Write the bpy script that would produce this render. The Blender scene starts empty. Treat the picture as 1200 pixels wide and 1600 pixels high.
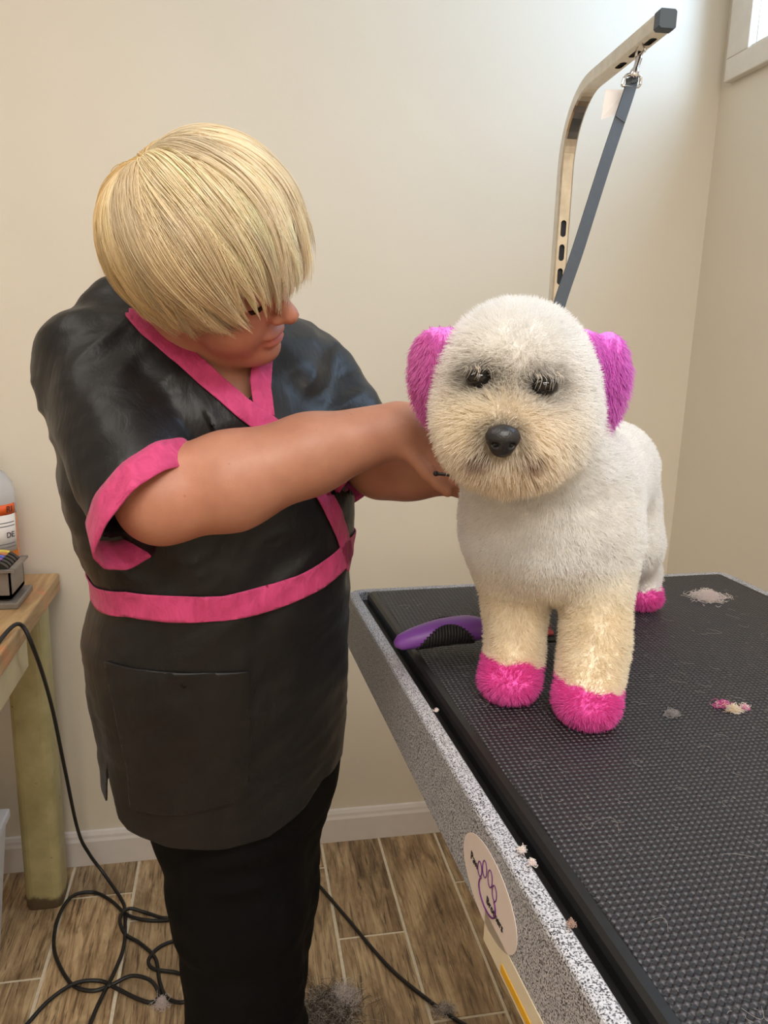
import bpy, bmesh, math, random
import numpy as np
from mathutils import Vector, Matrix
random.seed(7); rng = np.random.default_rng(7)
S = bpy.context.scene
COL = S.collection

# ------------------------------------------------------------------ camera
FPX = 1212.0
PITCH, ROLL, YAW = math.radians(12.62), math.radians(1.6), math.radians(11.1)
EYE = np.array([0.0, 0.0, 1.42])
_cp, _sp, _cy, _sy = math.cos(PITCH), math.sin(PITCH), math.cos(YAW), math.sin(YAW)
FW = np.array([_sy*_cp, _cy*_cp, -_sp]); _r0 = np.array([_cy, -_sy, 0.0]); _u0 = np.cross(_r0, FW)
RT = math.cos(ROLL)*_r0 + math.sin(ROLL)*_u0; UP = -math.sin(ROLL)*_r0 + math.cos(ROLL)*_u0
cam = bpy.data.cameras.new('camera'); camo = bpy.data.objects.new('camera', cam); COL.objects.link(camo)
cam.sensor_fit = 'VERTICAL'; cam.sensor_height = 32.0; cam.lens = FPX/1600*32.0; cam.clip_start = 0.02
M = Matrix.Identity(4)
for i in range(3):
    M[i][0], M[i][1], M[i][2], M[i][3] = RT[i], UP[i], -FW[i], EYE[i]
camo.matrix_world = M
S.camera = camo

# ------------------------------------------------------------------ world, lights, exposure
W = bpy.data.worlds.new('sky'); S.world = W; W.use_nodes = True
W.node_tree.nodes['Background'].inputs[0].default_value = (0.62, 0.78, 1.0, 1)
W.node_tree.nodes['Background'].inputs[1].default_value = 1.3
S.view_settings.view_transform = 'Standard'; S.view_settings.look = 'None'
S.view_settings.exposure = -0.20; S.view_settings.gamma = 1.0; S.view_settings.use_curve_mapping = False
WIN_Y0, WIN_Y1, WIN_Z0, WIN_Z1 = 0.55, 1.842, 2.115, 2.62
CEIL = 2.75
def area(name, loc, size, sizey, energy, color, rot):
    l = bpy.data.lights.new(name, 'AREA'); l.shape = 'RECTANGLE'; l.size = size; l.size_y = sizey
    l.energy = energy; l.color = color
    o = bpy.data.objects.new(name, l); COL.objects.link(o); o.location = loc; o.rotation_euler = rot
    return o
# daylight of the high window in the right-hand wall (stands outside the glass, shines into the room)
area('window_daylight', (1.50, (WIN_Y0+WIN_Y1)/2, 2.42), 1.30, 0.62, 54.0, (0.50, 0.72, 1.0), (0, math.radians(74), 0))

# ------------------------------------------------------------------ pixel helpers (1200x1600 frame -> points in the room)
def ray(x, y): return FW*FPX + RT*(x-600) - UP*(y-800)
def PY(x, y, Y): d = ray(x, y); return EYE + d*(Y-EYE[1])/d[1]
def PX(x, y, X): d = ray(x, y); return EYE + d*(X-EYE[0])/d[0]
def PZ(x, y, Z): d = ray(x, y); return EYE + d*(Z-EYE[2])/d[2]

# ------------------------------------------------------------------ materials
def lin(c):
    return tuple(((v/255)/12.92 if v/255 <= 0.04045 else ((v/255+0.055)/1.055)**2.4) for v in c)
class NT:
    def __init__(s, name):
        s.m = bpy.data.materials.new(name); s.m.use_nodes = True; s.t = s.m.node_tree
        s.b = s.t.nodes['Principled BSDF']; s.out = s.t.nodes['Material Output']
    def n(s, typ, **kw):
        nd = s.t.nodes.new(typ)
        for k, v in kw.items(): setattr(nd, k, v)
        return nd
    def l(s, a, b): s.t.links.new(a, b)
    def coord(s, kind='Object', scale=(1,1,1), rot=(0,0,0)):
        tc = s.n('ShaderNodeTexCoord'); mp = s.n('ShaderNodeMapping')
        mp.inputs['Scale'].default_value = scale; mp.inputs['Rotation'].default_value = rot
        s.l(tc.outputs[kind], mp.inputs['Vector']); return mp.outputs[0]
    def noise(s, vec, scale, detail=4, rough=0.55, dist=0.0):
        nd = s.n('ShaderNodeTexNoise'); nd.inputs['Scale'].default_value = scale; nd.inputs['Detail'].default_value = detail
        nd.inputs['Roughness'].default_value = rough; nd.inputs['Distortion'].default_value = dist
        s.l(vec, nd.inputs['Vector']); return nd.outputs['Fac']
    def ramp(s, fac, stops, interp='LINEAR'):
        r = s.n('ShaderNodeValToRGB'); r.color_ramp.interpolation = interp
        e = r.color_ramp.elements
        while len(e) < len(stops): e.new(0.5)
        for k, (p, c) in enumerate(stops):
            e[k].position = p; e[k].color = (*c, 1) if len(c) == 3 else c
        s.l(fac, r.inputs[0]); return r.outputs[0]
    def mix(s, fac, a, b, mode='MIX'):
        m = s.n('ShaderNodeMix', data_type='RGBA', blend_type=mode)
        for sock, v in ((m.inputs[0], fac), (m.inputs[6], a), (m.inputs[7], b)):
            if hasattr(v, 'is_linked'): s.l(v, sock)
            elif isinstance(v, (int, float)): sock.default_value = v
            else: sock.default_value = (*v, 1)
        return m.outputs[2]
    def math(s, op, a, b=None, c=None):
        m = s.n('ShaderNodeMath', operation=op)
        for k, v in enumerate((a, b, c)):
            if v is None: continue
            if hasattr(v, 'is_linked'): s.l(v, m.inputs[k])
            else: m.inputs[k].default_value = v
        return m.outputs[0]
    def color(s, v):
        if hasattr(v, 'is_linked'): s.l(v, s.b.inputs['Base Color'])
        else: s.b.inputs['Base Color'].default_value = (*v, 1)
    def bump(s, h, strength=0.3, dist=0.002):
        b = s.n('ShaderNodeBump'); b.inputs['Strength'].default_value = strength; b.inputs['Distance'].default_value = dist
        s.l(h, b.inputs['Height']); s.l(b.outputs[0], s.b.inputs['Normal'])
    def set(s, **kw):
        for k, v in kw.items():
            k = k.replace('_', ' ').title() if k not in ('IOR',) else k
            s.b.inputs[k].default_value = v
        return s
def plain(name, rgb, rough=0.5, metal=0.0, var=0.08, scale=40, bump=0.0, **kw):
    t = NT(name); c = lin(rgb)
    f = t.noise(t.coord(), scale)
    t.color(t.ramp(f, [(0.3, tuple(v*(1-var) for v in c)), (0.7, tuple(min(1, v*(1+var)) for v in c))]))
    t.b.inputs['Roughness'].default_value = rough; t.b.inputs['Metallic'].default_value = metal
    if bump: t.bump(f, bump, 0.001)
    for k, v in kw.items(): t.b.inputs[k].default_value = v
    return t.m
MT = {}
def wallmat(name, rgb):
    t = NT(name); v = t.coord()
    f = t.noise(v, 3.0, 3); c = lin(rgb)
    t.color(t.ramp(f, [(0.3, tuple(x*0.97 for x in c)), (0.7, c)]))
    t.bump(t.noise(v, 180, 3), 0.12, 0.0012); t.b.inputs['Roughness'].default_value = 0.55
    return t.m
MT['wall'] = wallmat('cream_wall_paint', (226, 217, 200))
MT['ceiling'] = wallmat('ceiling_paint', (235, 232, 225))
MT['trim'] = plain('white_trim_paint', (226, 218, 212), 0.4, var=0.02)
MT['sill'] = plain('off_white_window_paint', (222, 214, 202), 0.45, var=0.03)
MT['grout'] = plain('pale_grout', (226, 212, 186), 0.9, var=0.08, scale=80, bump=0.3)
t = NT('wood_look_tile'); oi = t.n('ShaderNodeObjectInfo')
off = t.n('ShaderNodeVectorMath', operation='SCALE'); off.inputs[0].default_value = (3.1, 5.7, 1.3)
mul = t.math('MULTIPLY', oi.outputs['Random'], 40.0); t.l(mul, off.inputs['Scale'])
tc = t.n('ShaderNodeTexCoord'); add = t.n('ShaderNodeVectorMath', operation='ADD'); t.l(tc.outputs['Object'], add.inputs[0]); t.l(off.outputs[0], add.inputs[1])
def mp(v, sc):
    m_ = t.n('ShaderNodeMapping'); m_.inputs['Scale'].default_value = sc; t.l(v, m_.inputs['Vector']); return m_.outputs[0]
g1 = t.noise(mp(add.outputs[0], (26, 3.0, 1)), 1.6, 8, 0.65, 1.4)
g2 = t.noise(mp(add.outputs[0], (90, 5.0, 1)), 1.6, 6, 0.7, 1.0)
g3 = t.noise(mp(add.outputs[0], (7, 4.0, 1)), 1.3, 4, 0.6, 0.6)
base = t.ramp(g1, [(0.28, lin((112, 90, 66))), (0.45, lin((172, 144, 110))), (0.60, lin((206, 180, 142))), (0.8, lin((226, 204, 168)))])
dark = t.ramp(g2, [(0.37, (0.10, 0.08, 0.07)), (0.47, (1, 1, 1))])
c1 = t.mix(0.75, base, dark, 'MULTIPLY')
blot = t.ramp(g3, [(0.36, (0.40, 0.36, 0.32)), (0.56, (1, 1, 1))])
c2 = t.mix(0.75, c1, blot, 'MULTIPLY')
tone = t.ramp(oi.outputs['Random'], [(0.0, (0.78, 0.76, 0.73)), (1.0, (1.18, 1.13, 1.06))])
t.color(t.mix(1.0, c2, tone, 'MULTIPLY')); t.bump(g2, 0.25, 0.0015); t.b.inputs['Roughness'].default_value = 0.42
MT['tile'] = t.m
# speckled powder coat
t = NT('speckled_powder_coat'); v = t.coord()
f = t.noise(v, 680, 2, 0.6); f2 = t.noise(v, 300, 2, 0.6)
c = t.ramp(f, [(0.42, lin((58, 58, 64))), (0.50, lin((196, 197, 204)))])
t.color(t.mix(0.25, c, t.ramp(f2, [(0.4, (0.2, 0.2, 0.22)), (0.55, (1, 1, 1))]), 'MULTIPLY'))
t.bump(f, 0.35, 0.0008); t.b.inputs['Roughness'].default_value = 0.35; MT['speckle'] = t.m
# ribbed rubber mat
t = NT('pebbled_rubber'); tc = t.n('ShaderNodeTexCoord'); sx = t.n('ShaderNodeSeparateXYZ'); t.l(tc.outputs['Object'], sx.inputs[0])
P_ = 2*math.pi/0.0125
a = t.math('SINE', t.math('MULTIPLY', t.math('ADD', sx.outputs[0], sx.outputs[1]), P_))
b = t.math('SINE', t.math('MULTIPLY', t.math('SUBTRACT', sx.outputs[0], sx.outputs[1]), P_))
h = t.math('MULTIPLY', a, b)
h2 = t.math('SMOOTH_MAX', h, -0.15, 0.3)
v = t.coord(); dust = t.noise(v, 9, 5, 0.6); grain = t.noise(v, 900, 2)
col = t.ramp(h, [(0.0, lin((24, 24, 28))), (0.6, lin((86, 87, 96)))])
dd = t.noise(v, 420, 3, 0.7)
dm = t.math('MULTIPLY', t.ramp(dd, [(0.60, (0, 0, 0)), (0.72, (1, 1, 1))]), t.ramp(dust, [(0.45, (0.05,)*3), (0.75, (0.5,)*3)]))
t.color(t.mix(dm, col, lin((150, 146, 142))))
t.bump(t.math('ADD', h2, t.math('MULTIPLY', grain, 0.15)), 1.0, 0.0026); t.b.inputs['Roughness'].default_value = 0.46
MT['rubber'] = t.m
MT['black_edge'] = plain('black_rubber_edge', (17, 17, 18), 0.45, var=0.2, scale=60)
t = NT('polished_steel'); v = t.coord(); f = t.noise(v, 60, 4)
t.color(t.ramp(f, [(0.3, lin((196, 188, 178))), (0.7, lin((216, 210, 200)))])); t.b.inputs['Metallic'].default_value = 1.0; t.b.inputs['Roughness'].default_value = 0.16; MT['steel'] = t.m
MT['chrome'] = plain('bright_chrome', (225, 225, 228), 0.08, 1.0, var=0.02)
MT['cap'] = plain('slate_plastic_cap', (72, 84, 96), 0.55, var=0.05)
MT['slot'] = plain('dark_slot_shade', (28, 32, 42), 0.6)  # dark colour stands in for shade inside the bare steel slots
t = NT('nylon_webbing'); v = t.coord(scale=(1, 1, 1)); wv = t.n('ShaderNodeTexWave'); wv.inputs['Scale'].default_value = 160; t.l(t.coord(rot=(0.4, 0.5, 0)), wv.inputs['Vector'])
t.color(t.ramp(wv.outputs['Fac'], [(0.2, lin((58, 63, 70))), (0.8, lin((82, 88, 96)))])); t.bump(wv.outputs['Fac'], 0.5, 0.0008); t.b.inputs['Roughness'].default_value = 0.7; MT['web'] = t.m
MT['paper'] = plain('white_paper', (232, 222, 214), 0.8, var=0.02)
# skin
def skinmat():
    t = NT('skin'); at = t.n('ShaderNodeAttribute', attribute_name='tint'); v = t.coord()
    f = t.noise(v, 28, 5, 0.6); f2 = t.noise(v, 420, 3, 0.6)
    c = t.mix(1.0, at.outputs['Color'], t.ramp(f, [(0.3, (0.90, 0.84, 0.82)), (0.7, (1.06, 1.06, 1.06))]), 'MULTIPLY')
    vo = t.n('ShaderNodeTexVoronoi'); vo.inputs['Scale'].default_value = 34; t.l(v, vo.inputs['Vector'])
    c = t.mix(t.ramp(vo.outputs['Distance'], [(0.035, (0.35,)*3), (0.06, (0, 0, 0))]), c, lin((140, 84, 62)))
    t.color(c); t.bump(f2, 0.16, 0.0008); t.b.inputs['Roughness'].default_value = 0.5
    t.b.inputs['Subsurface Weight'].default_value = 0.12; t.b.inputs['Subsurface Radius'].default_value = (0.012, 0.004, 0.002); t.b.inputs['Subsurface Scale'].default_value = 0.5
    return t.m
MT['skin'] = skinmat()
def cloth(name, c0, c1, rough, bscale, bstr, sheen=0.2, spec=0.5):
    t = NT(name); v = t.coord(); f = t.noise(t.coord(scale=(1, 1, 0.45), rot=(0.3, 0.5, 0.2)), bscale, 5, 0.55, 0.8)
    wv = t.noise(v, 900, 2)
    t.color(t.ramp(f, [(0.3, lin(c0)), (0.7, lin(c1))]))
    t.bump(t.math('ADD', f, t.math('MULTIPLY', wv, 0.05)), bstr, 0.006)
    t.b.inputs['Roughness'].default_value = rough; t.b.inputs['Sheen Weight'].default_value = sheen; t.b.inputs['Specular IOR Level'].default_value = spec; t.b.inputs['Sheen Roughness'].default_value = 0.5
    return t.m
MT['scrub'] = cloth('black_poplin', (16, 15, 16), (24, 23, 24), 0.44, 24, 0.45, 0.03, 0.32)
MT['pants'] = cloth('black_knit', (6, 6, 7), (11, 11, 12), 0.8, 12, 0.5, 0.0, 0.12)
MT['pink'] = cloth('pink_cotton', (176, 46, 98), (204, 66, 120), 0.75, 70, 0.6, 0.1)
MT['shoe'] = plain('black_shoe', (26, 26, 28), 0.6)
MT['eyewhite'] = plain('eye_white', (225, 220, 214), 0.2, var=0.02)
MT['iris'] = plain('eye_iris', (66, 84, 96), 0.15)
MT['dogeye'] = plain('dark_eye', (14, 11, 10), 0.08)
t = NT('dog_nose'); v = t.coord(); vo = t.n('ShaderNodeTexVoronoi'); vo.inputs['Scale'].default_value = 700; t.l(v, vo.inputs['Vector'])
t.color(lin((34, 33, 36))); t.bump(vo.outputs['Distance'], 0.35, 0.0006); t.b.inputs['Roughness'].default_value = 0.36; MT['dognose'] = t.m
def furmat(name, attr=True, rgb=(230,225,220), trans=0.30, gloss=0.06, gr=0.45):
    t = NT(name); nt = t.t
    t.m['fur'] = 1
    if attr:
        a = t.n('ShaderNodeAttribute', attribute_name='tint'); colo = a.outputs['Color']
    else:
        r_ = t.n('ShaderNodeRGB'); r_.outputs[0].default_value = (*lin(rgb), 1); colo = r_.outputs[0]
    d = t.n('ShaderNodeBsdfDiffuse'); tr = t.n('ShaderNodeBsdfTranslucent'); gl = t.n('ShaderNodeBsdfGlossy')
    gl.inputs['Roughness'].default_value = gr
    t.l(colo, d.inputs[0]); t.l(colo, tr.inputs[0])
    m1 = t.n('ShaderNodeMixShader'); m1.inputs[0].default_value = trans; t.l(d.outputs[0], m1.inputs[1]); t.l(tr.outputs[0], m1.inputs[2])
    m2 = t.n('ShaderNodeMixShader'); m2.inputs[0].default_value = gloss; t.l(m1.outputs[0], m2.inputs[1]); t.l(gl.outputs[0], m2.inputs[2])
    t.l(m2.outputs[0], t.out.inputs[0]); nt.nodes.remove(t.b); return t.m
MT['fur'] = furmat('fur', trans=0.5, gloss=0.03); MT['hair'] = furmat('blond_hair', trans=0.35, gloss=0.09, gr=0.36)
MT['undercoat'] = furmat('dog_undercoat', trans=0.0, gloss=0.0)
def plasticmat(name, rgb, rough, trans, ior=1.45):
    t = NT(name); t.color(lin(rgb)); t.b.inputs['Roughness'].default_value = rough; t.b.inputs['Transmission Weight'].default_value = trans; t.b.inputs['IOR'].default_value = ior; return t.m

# ------------------------------------------------------------------ object helpers
def ob(name, data, mat=None, parent=None, loc=None):
    if mat is not None: data.materials.append(mat)
    o = bpy.data.objects.new(name, data); COL.objects.link(o)
    if parent is not None:
        o.parent = parent
        if parent.type == 'EMPTY': o.matrix_parent_inverse = Matrix.Translation(-parent.location)
    return o
def mesh(name, V, F, mat=None, parent=None, smooth=False, tint=None):
    me = bpy.data.meshes.new(name)
    V = np.asarray(V, np.float64)
    if isinstance(F, np.ndarray):
        n = len(F); k = F.shape[1]
        me.vertices.add(len(V)); me.vertices.foreach_set('co', V.astype(np.float32).ravel())
        me.loops.add(n*k); me.loops.foreach_set('vertex_index', F.astype(np.int32).ravel())
        me.polygons.add(n); me.polygons.foreach_set('loop_start', np.arange(0, n*k, k, dtype=np.int32))
        me.update(calc_edges=True)
    else:
        me.from_pydata([tuple(v) for v in V], [], [tuple(f) for f in F])
    me.validate()
    if smooth: me.polygons.foreach_set('use_smooth', np.ones(len(me.polygons), bool))
    if tint is not None:
        a = me.attributes.new('tint', 'FLOAT_COLOR', 'POINT')
        a.data.foreach_set('color', np.c_[tint, np.ones(len(tint))].astype(np.float32).ravel())
    return ob(name, me, mat, parent)
def thing(name, label, cat, loc=(0, 0, 0), group=None):
    o = bpy.data.objects.new(name, None); COL.objects.link(o); o.location = loc; o.empty_display_size = 0.05
    return tag(o, label, cat, group)
def tag(o, label, cat, group=None, kind=None):
    o['label'] = label
    if cat: o['category'] = cat
    if group: o['group'] = group
    if kind: o['kind'] = kind
    return o
def struct(o, label=None):
    o['kind'] = 'structure'
    if label: o['label'] = label
    return o
def boxVF(lo, hi):
    x0, y0, z0 = lo; x1, y1, z1 = hi
    V = [(x0,y0,z0),(x1,y0,z0),(x1,y1,z0),(x0,y1,z0),(x0,y0,z1),(x1,y0,z1),(x1,y1,z1),(x0,y1,z1)]
    F = [(0,3,2,1),(4,5,6,7),(0,1,5,4),(1,2,6,5),(2,3,7,6),(3,0,4,7)]
    return V, F
def joinVF(parts):
    V, F = [], []
    for v, f in parts:
        n = len(V); V += [tuple(p) for p in v]; F += [tuple(i+n for i in g) for g in f]
    return V, F
def bevel(o, w, seg=2):
    bm = bmesh.new(); bm.from_mesh(o.data)
    bmesh.ops.bevel(bm, geom=[e for e in bm.edges], offset=w, segments=seg, affect='EDGES', profile=0.5, clamp_overlap=True)
    bm.to_mesh(o.data); bm.free(); return o
def box(name, lo, hi, mat, parent=None, bev=0.0):
    V, F = boxVF(lo, hi); o = mesh(name, V, F, mat, parent)
    if bev: bevel(o, bev)
    return o
def xform(V, O, ax):   # local (x,y,z) -> O + x*ax0 + y*ax1 + z*ax2
    V = np.asarray(V, float); return O + V @ np.asarray(ax, float)
def catmull(P, n=12):
    P = np.asarray(P, float); Q = np.vstack([2*P[0]-P[1], P, 2*P[-1]-P[-2]]); out = []
    for i in range(1, len(Q)-2):
        t_ = np.linspace(0, 1, n, endpoint=False)[:, None]
        p0, p1, p2, p3 = Q[i-1], Q[i], Q[i+1], Q[i+2]
        out.append(0.5*((2*p1)+(-p0+p2)*t_+(2*p0-5*p1+4*p2-p3)*t_**2+(-p0+3*p1-3*p2+p3)*t_**3))
    return np.vstack(out+[P[-1:]])
def frames(path):
    T = np.gradient(path, axis=0); T /= np.linalg.norm(T, axis=1, keepdims=True)+1e-12
    n = np.cross(T[0], [0, 0, 1.0])
    if np.linalg.norm(n) < 1e-3: n = np.cross(T[0], [0, 1.0, 0])
    n /= np.linalg.norm(n); N = [n]
    for i in range(1, len(T)):
        n = N[-1]-T[i]*(N[-1]@T[i]); n /= np.linalg.norm(n)+1e-12; N.append(n)
    N = np.array(N); return T, N, np.cross(T, N)
def sweepVF(path, prof, rad=None, caps=True, N0=None):
    """prof: (k,2) profile in the (N,B) plane."""
    T, N, B = frames(path)
    if N0 is not None:
        N = np.array([N0 - t_*(np.dot(N0, t_)) for t_ in T]); N /= np.linalg.norm(N, axis=1, keepdims=True); B = np.cross(T, N)
    k = len(prof); V = []; F = []
    for i in range(len(path)):
        r = 1.0 if rad is None else rad[i]
        for (a, b) in prof: V.append(path[i]+r*(a*N[i]+b*B[i]))
    for i in range(len(path)-1):
        for j in range(k):
            j2 = (j+1) % k; F.append((i*k+j, i*k+j2, (i+1)*k+j2, (i+1)*k+j))
    if caps: F.append(tuple(range(k-1, -1, -1))); F.append(tuple((len(path)-1)*k+j for j in range(k)))
    return V, F
def circ(r, k=10): return [(r*math.cos(2*math.pi*i/k), r*math.sin(2*math.pi*i/k)) for i in range(k)]
def tube(name, path, r, mat, parent=None, k=10):
    V, F = sweepVF(np.asarray(path), circ(r, k)); return mesh(name, V, F, mat, parent, smooth=True)
def lathe(name, prof, O, mat, parent=None, k=28, smooth=True):
    V, F = [], []
    for (r, z) in prof:
        for i in range(k): V.append((O[0]+r*math.cos(2*math.pi*i/k), O[1]+r*math.sin(2*math.pi*i/k), O[2]+z))
    for i in range(len(prof)-1):
        for j in range(k):
            j2 = (j+1) % k; F.append((i*k+j, i*k+j2, (i+1)*k+j2, (i+1)*k+j))
    F.append(tuple(range(k-1, -1, -1))); F.append(tuple((len(prof)-1)*k+j for j in range(k)))
    return mesh(name, V, F, mat, parent, smooth=smooth)
def text(name, s, size, O, ax, mat, parent, ext=0.0003, align='CENTER'):
    cu = bpy.data.curves.new(name, 'FONT'); cu.body = s; cu.size = size; cu.extrude = ext; cu.align_x = align; cu.align_y = 'CENTER'
    tmp = bpy.data.objects.new(name, cu); COL.objects.link(tmp); dg0 = bpy.context.evaluated_depsgraph_get(); dg0.update()
    me = bpy.data.meshes.new_from_object(tmp.evaluated_get(dg0)); bpy.data.objects.remove(tmp); me.materials.clear()
    o = ob(name, me, mat, parent); m = Matrix.Identity(4)
    for i in range(3):
        m[i][0], m[i][1], m[i][2], m[i][3] = ax[0][i], ax[1][i], ax[2][i], O[i]
    if parent is not None and parent.type == 'EMPTY': o.matrix_basis = m
    else: o.matrix_basis = m
    return o
def strands(name, pts, rad, mat, parent=None, tint=None):
    """pts (N,k,3), rad (k,) or (N,k); tint (N,3)"""
    N, k = pts.shape[:2]
    cu = bpy.data.hair_curves.new(name); cu.add_curves([k]*N)
    cu.position_data.foreach_set('vector', pts.astype(np.float32).ravel())
    a = cu.attributes.get('radius') or cu.attributes.new('radius', 'FLOAT', 'POINT')
    a.data.foreach_set('value', np.broadcast_to(rad, (N, k)).astype(np.float32).ravel())
    if tint is not None:
        c = cu.attributes.new('tint', 'FLOAT_COLOR', 'CURVE')
        c.data.foreach_set('color', np.c_[tint, np.ones(N)].astype(np.float32).ravel())
    return ob(name, cu, mat, parent)

# ------------------------------------------------------------------ implicit surfaces (organic shapes)
def nrm(v): v = np.asarray(v, float); return v/np.linalg.norm(v)
def rcone(p, a, b, r1, r2):
    a = np.asarray(a); b = np.asarray(b); ab = b-a
    t_ = np.clip(((p-a)@ab)/(ab@ab), 0, 1); return np.linalg.norm(p-(a+t_[:, None]*ab), axis=1)-(r1+t_*(r2-r1))
def ell(p, c, r, R=None):
    q = p-np.asarray(c)
    if R is not None: q = q@np.asarray(R).T
    r = np.asarray(r, float); k0 = np.linalg.norm(q/r, axis=1); k1 = np.linalg.norm(q/(r*r), axis=1)+1e-9
    return k0*(k0-1)/k1
def smin(a, b, k):
    h_ = np.clip(0.5+0.5*(b-a)/k, 0, 1); return b*(1-h_)+a*h_-k*h_*(1-h_)
def smax(a, b, k): return -smin(-a, -b, k)
def _hash(i, j, k, s):
    x = (i.astype(np.int64)*374761393+j.astype(np.int64)*668265263+k.astype(np.int64)*2147483647+s*1274126177) & 0xffffffff
    x = ((x ^ (x >> 13))*1103515245) & 0xffffffff; x = (x ^ (x >> 16)) & 0xffff
    return x/65535.0
def vnoise(p, s=0):
    i = np.floor(p).astype(np.int64); f = p-i; u = f*f*(3-2*f); r = 0
    for dx in (0, 1):
        for dy in (0, 1):
            for dz in (0, 1):
                w = (u[:, 0] if dx else 1-u[:, 0])*(u[:, 1] if dy else 1-u[:, 1])*(u[:, 2] if dz else 1-u[:, 2])
                r = r+w*_hash(i[:, 0]+dx, i[:, 1]+dy, i[:, 2]+dz, s)
    return r
def polygonise(fn, lo, hi, h_, B=8):
    """two-level evaluation + naive surface nets -> V, quads"""
    lo = np.asarray(lo, float); nb = np.ceil((np.asarray(hi)-lo)/(h_*B)).astype(int)
    n = nb*B+1
    vals = np.full(n, 1.0, np.float32)
    bc = np.stack(np.meshgrid(*[np.arange(k) for k in nb], indexing='ij'), -1).reshape(-1, 3)
    cen = lo+(bc+0.5)*B*h_; d = fn(cen)
    r = B*h_*1.5
    inside = bc[d < -r]
    for b_ in inside: vals[b_[0]*B:b_[0]*B+B+1, b_[1]*B:b_[1]*B+B+1, b_[2]*B:b_[2]*B+B+1] = -1
    near = bc[np.abs(d) <= r]
    loc = np.stack(np.meshgrid(*[np.arange(B+1)]*3, indexing='ij'), -1).reshape(-1, 3)
    for k in range(0, len(near), 400):
        nb_ = near[k:k+400]; idx = (nb_[:, None, :]*B+loc[None]).reshape(-1, 3)
        v_ = np.concatenate([fn(lo+q*h_) for q in np.array_split(idx, max(1, len(idx)//300000))])
        vals[idx[:, 0], idx[:, 1], idx[:, 2]] = v_
    s = vals < 0
    c = np.zeros(n-1, np.uint8)
    cnt = np.zeros(n-1, np.float32); acc = np.zeros((*(n-1), 3), np.float32)
    def sl(o): return tuple(slice(o[a], o[a]+n[a]-1) for a in range(3))
    corners = [(i, j, k) for i in (0, 1) for j in (0, 1) for k in (0, 1)]
    for o in corners: c += s[sl(o)]
    act = (c > 0) & (c < 8)
    ids = np.argwhere(act); gid = np.full(n-1, -1, np.int64); gid[act] = np.arange(len(ids))
    acc = np.zeros((len(ids), 3)); cnt = np.zeros(len(ids))
    for o in corners:
        for ax in range(3):
            if o[ax]: continue
            o2 = list(o); o2[ax] = 1
            v0 = vals[ids[:, 0]+o[0], ids[:, 1]+o[1], ids[:, 2]+o[2]]; v1 = vals[ids[:, 0]+o2[0], ids[:, 1]+o2[1], ids[:, 2]+o2[2]]
            m_ = (v0 < 0) != (v1 < 0); t_ = np.where(m_, v0/(v0-v1+1e-12), 0)
            p_ = np.tile(np.array(o, float), (len(ids), 1)); p_[:, ax] = t_
            acc += np.where(m_[:, None], p_, 0); cnt += m_
    V = lo+(ids+acc/cnt[:, None])*h_
    Q = []
    for ax in range(3):
        b1, b2 = (ax+1) % 3, (ax+2) % 3
        sa = [slice(None)]*3; sb = [slice(None)]*3; sa[ax] = slice(0, n[ax]-1); sb[ax] = slice(1, n[ax])
        A = s[tuple(sa)]; Bb = s[tuple(sb)]; e = np.argwhere(A != Bb)
        e = e[(e[:, b1] > 0) & (e[:, b1] < n[b1]-1) & (e[:, b2] > 0) & (e[:, b2] < n[b2]-1)]
        flip = A[e[:, 0], e[:, 1], e[:, 2]]
        qs = []
        for (d1, d2) in ((1, 1), (0, 1), (0, 0), (1, 0)):
            q = e.copy(); q[:, b1] -= d1; q[:, b2] -= d2; qs.append(gid[q[:, 0], q[:, 1], q[:, 2]])
        q = np.stack(qs, 1); q[~flip] = q[~flip][:, ::-1]; Q.append(q)
    Q = np.vstack(Q); Q = Q[(Q >= 0).all(1)]
    return V, Q
def grad(fn, p, e=0.0015):
    g = np.stack([fn(p+np.eye(3)[i]*e)-fn(p-np.eye(3)[i]*e) for i in range(3)], 1); return g/(np.linalg.norm(g, axis=1, keepdims=True)+1e-9)
def hit(px, py, fn, t0=0.35, t1=2.0):
    d = nrm(ray(px, py)); t_ = t0
    for _ in range(400):
        v_ = fn((EYE+d*t_)[None])[0]
        if v_ < 0.0004: break
        t_ += max(v_*0.7, 0.0004)
        if t_ > t1: return None
    return EYE+d*t_
def relax(V, Q, it=1, lam=0.5):
    n = len(V); k = Q.shape[1]
    for _ in range(it):
        acc = np.zeros_like(V); cnt = np.zeros(n)
        for j in range(k):
            a, b = Q[:, j], Q[:, (j+1) % k]
            for x, y in ((a, b), (b, a)):
                np.add.at(acc, x, V[y]); np.add.at(cnt, x, 1)
        V = V+lam*(acc/np.maximum(cnt, 1)[:, None]-V)
    return V
def tris(Q): return np.vstack([Q[:, [0, 1, 2]], Q[:, [0, 2, 3]]]) if Q.shape[1] == 4 else Q
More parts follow.
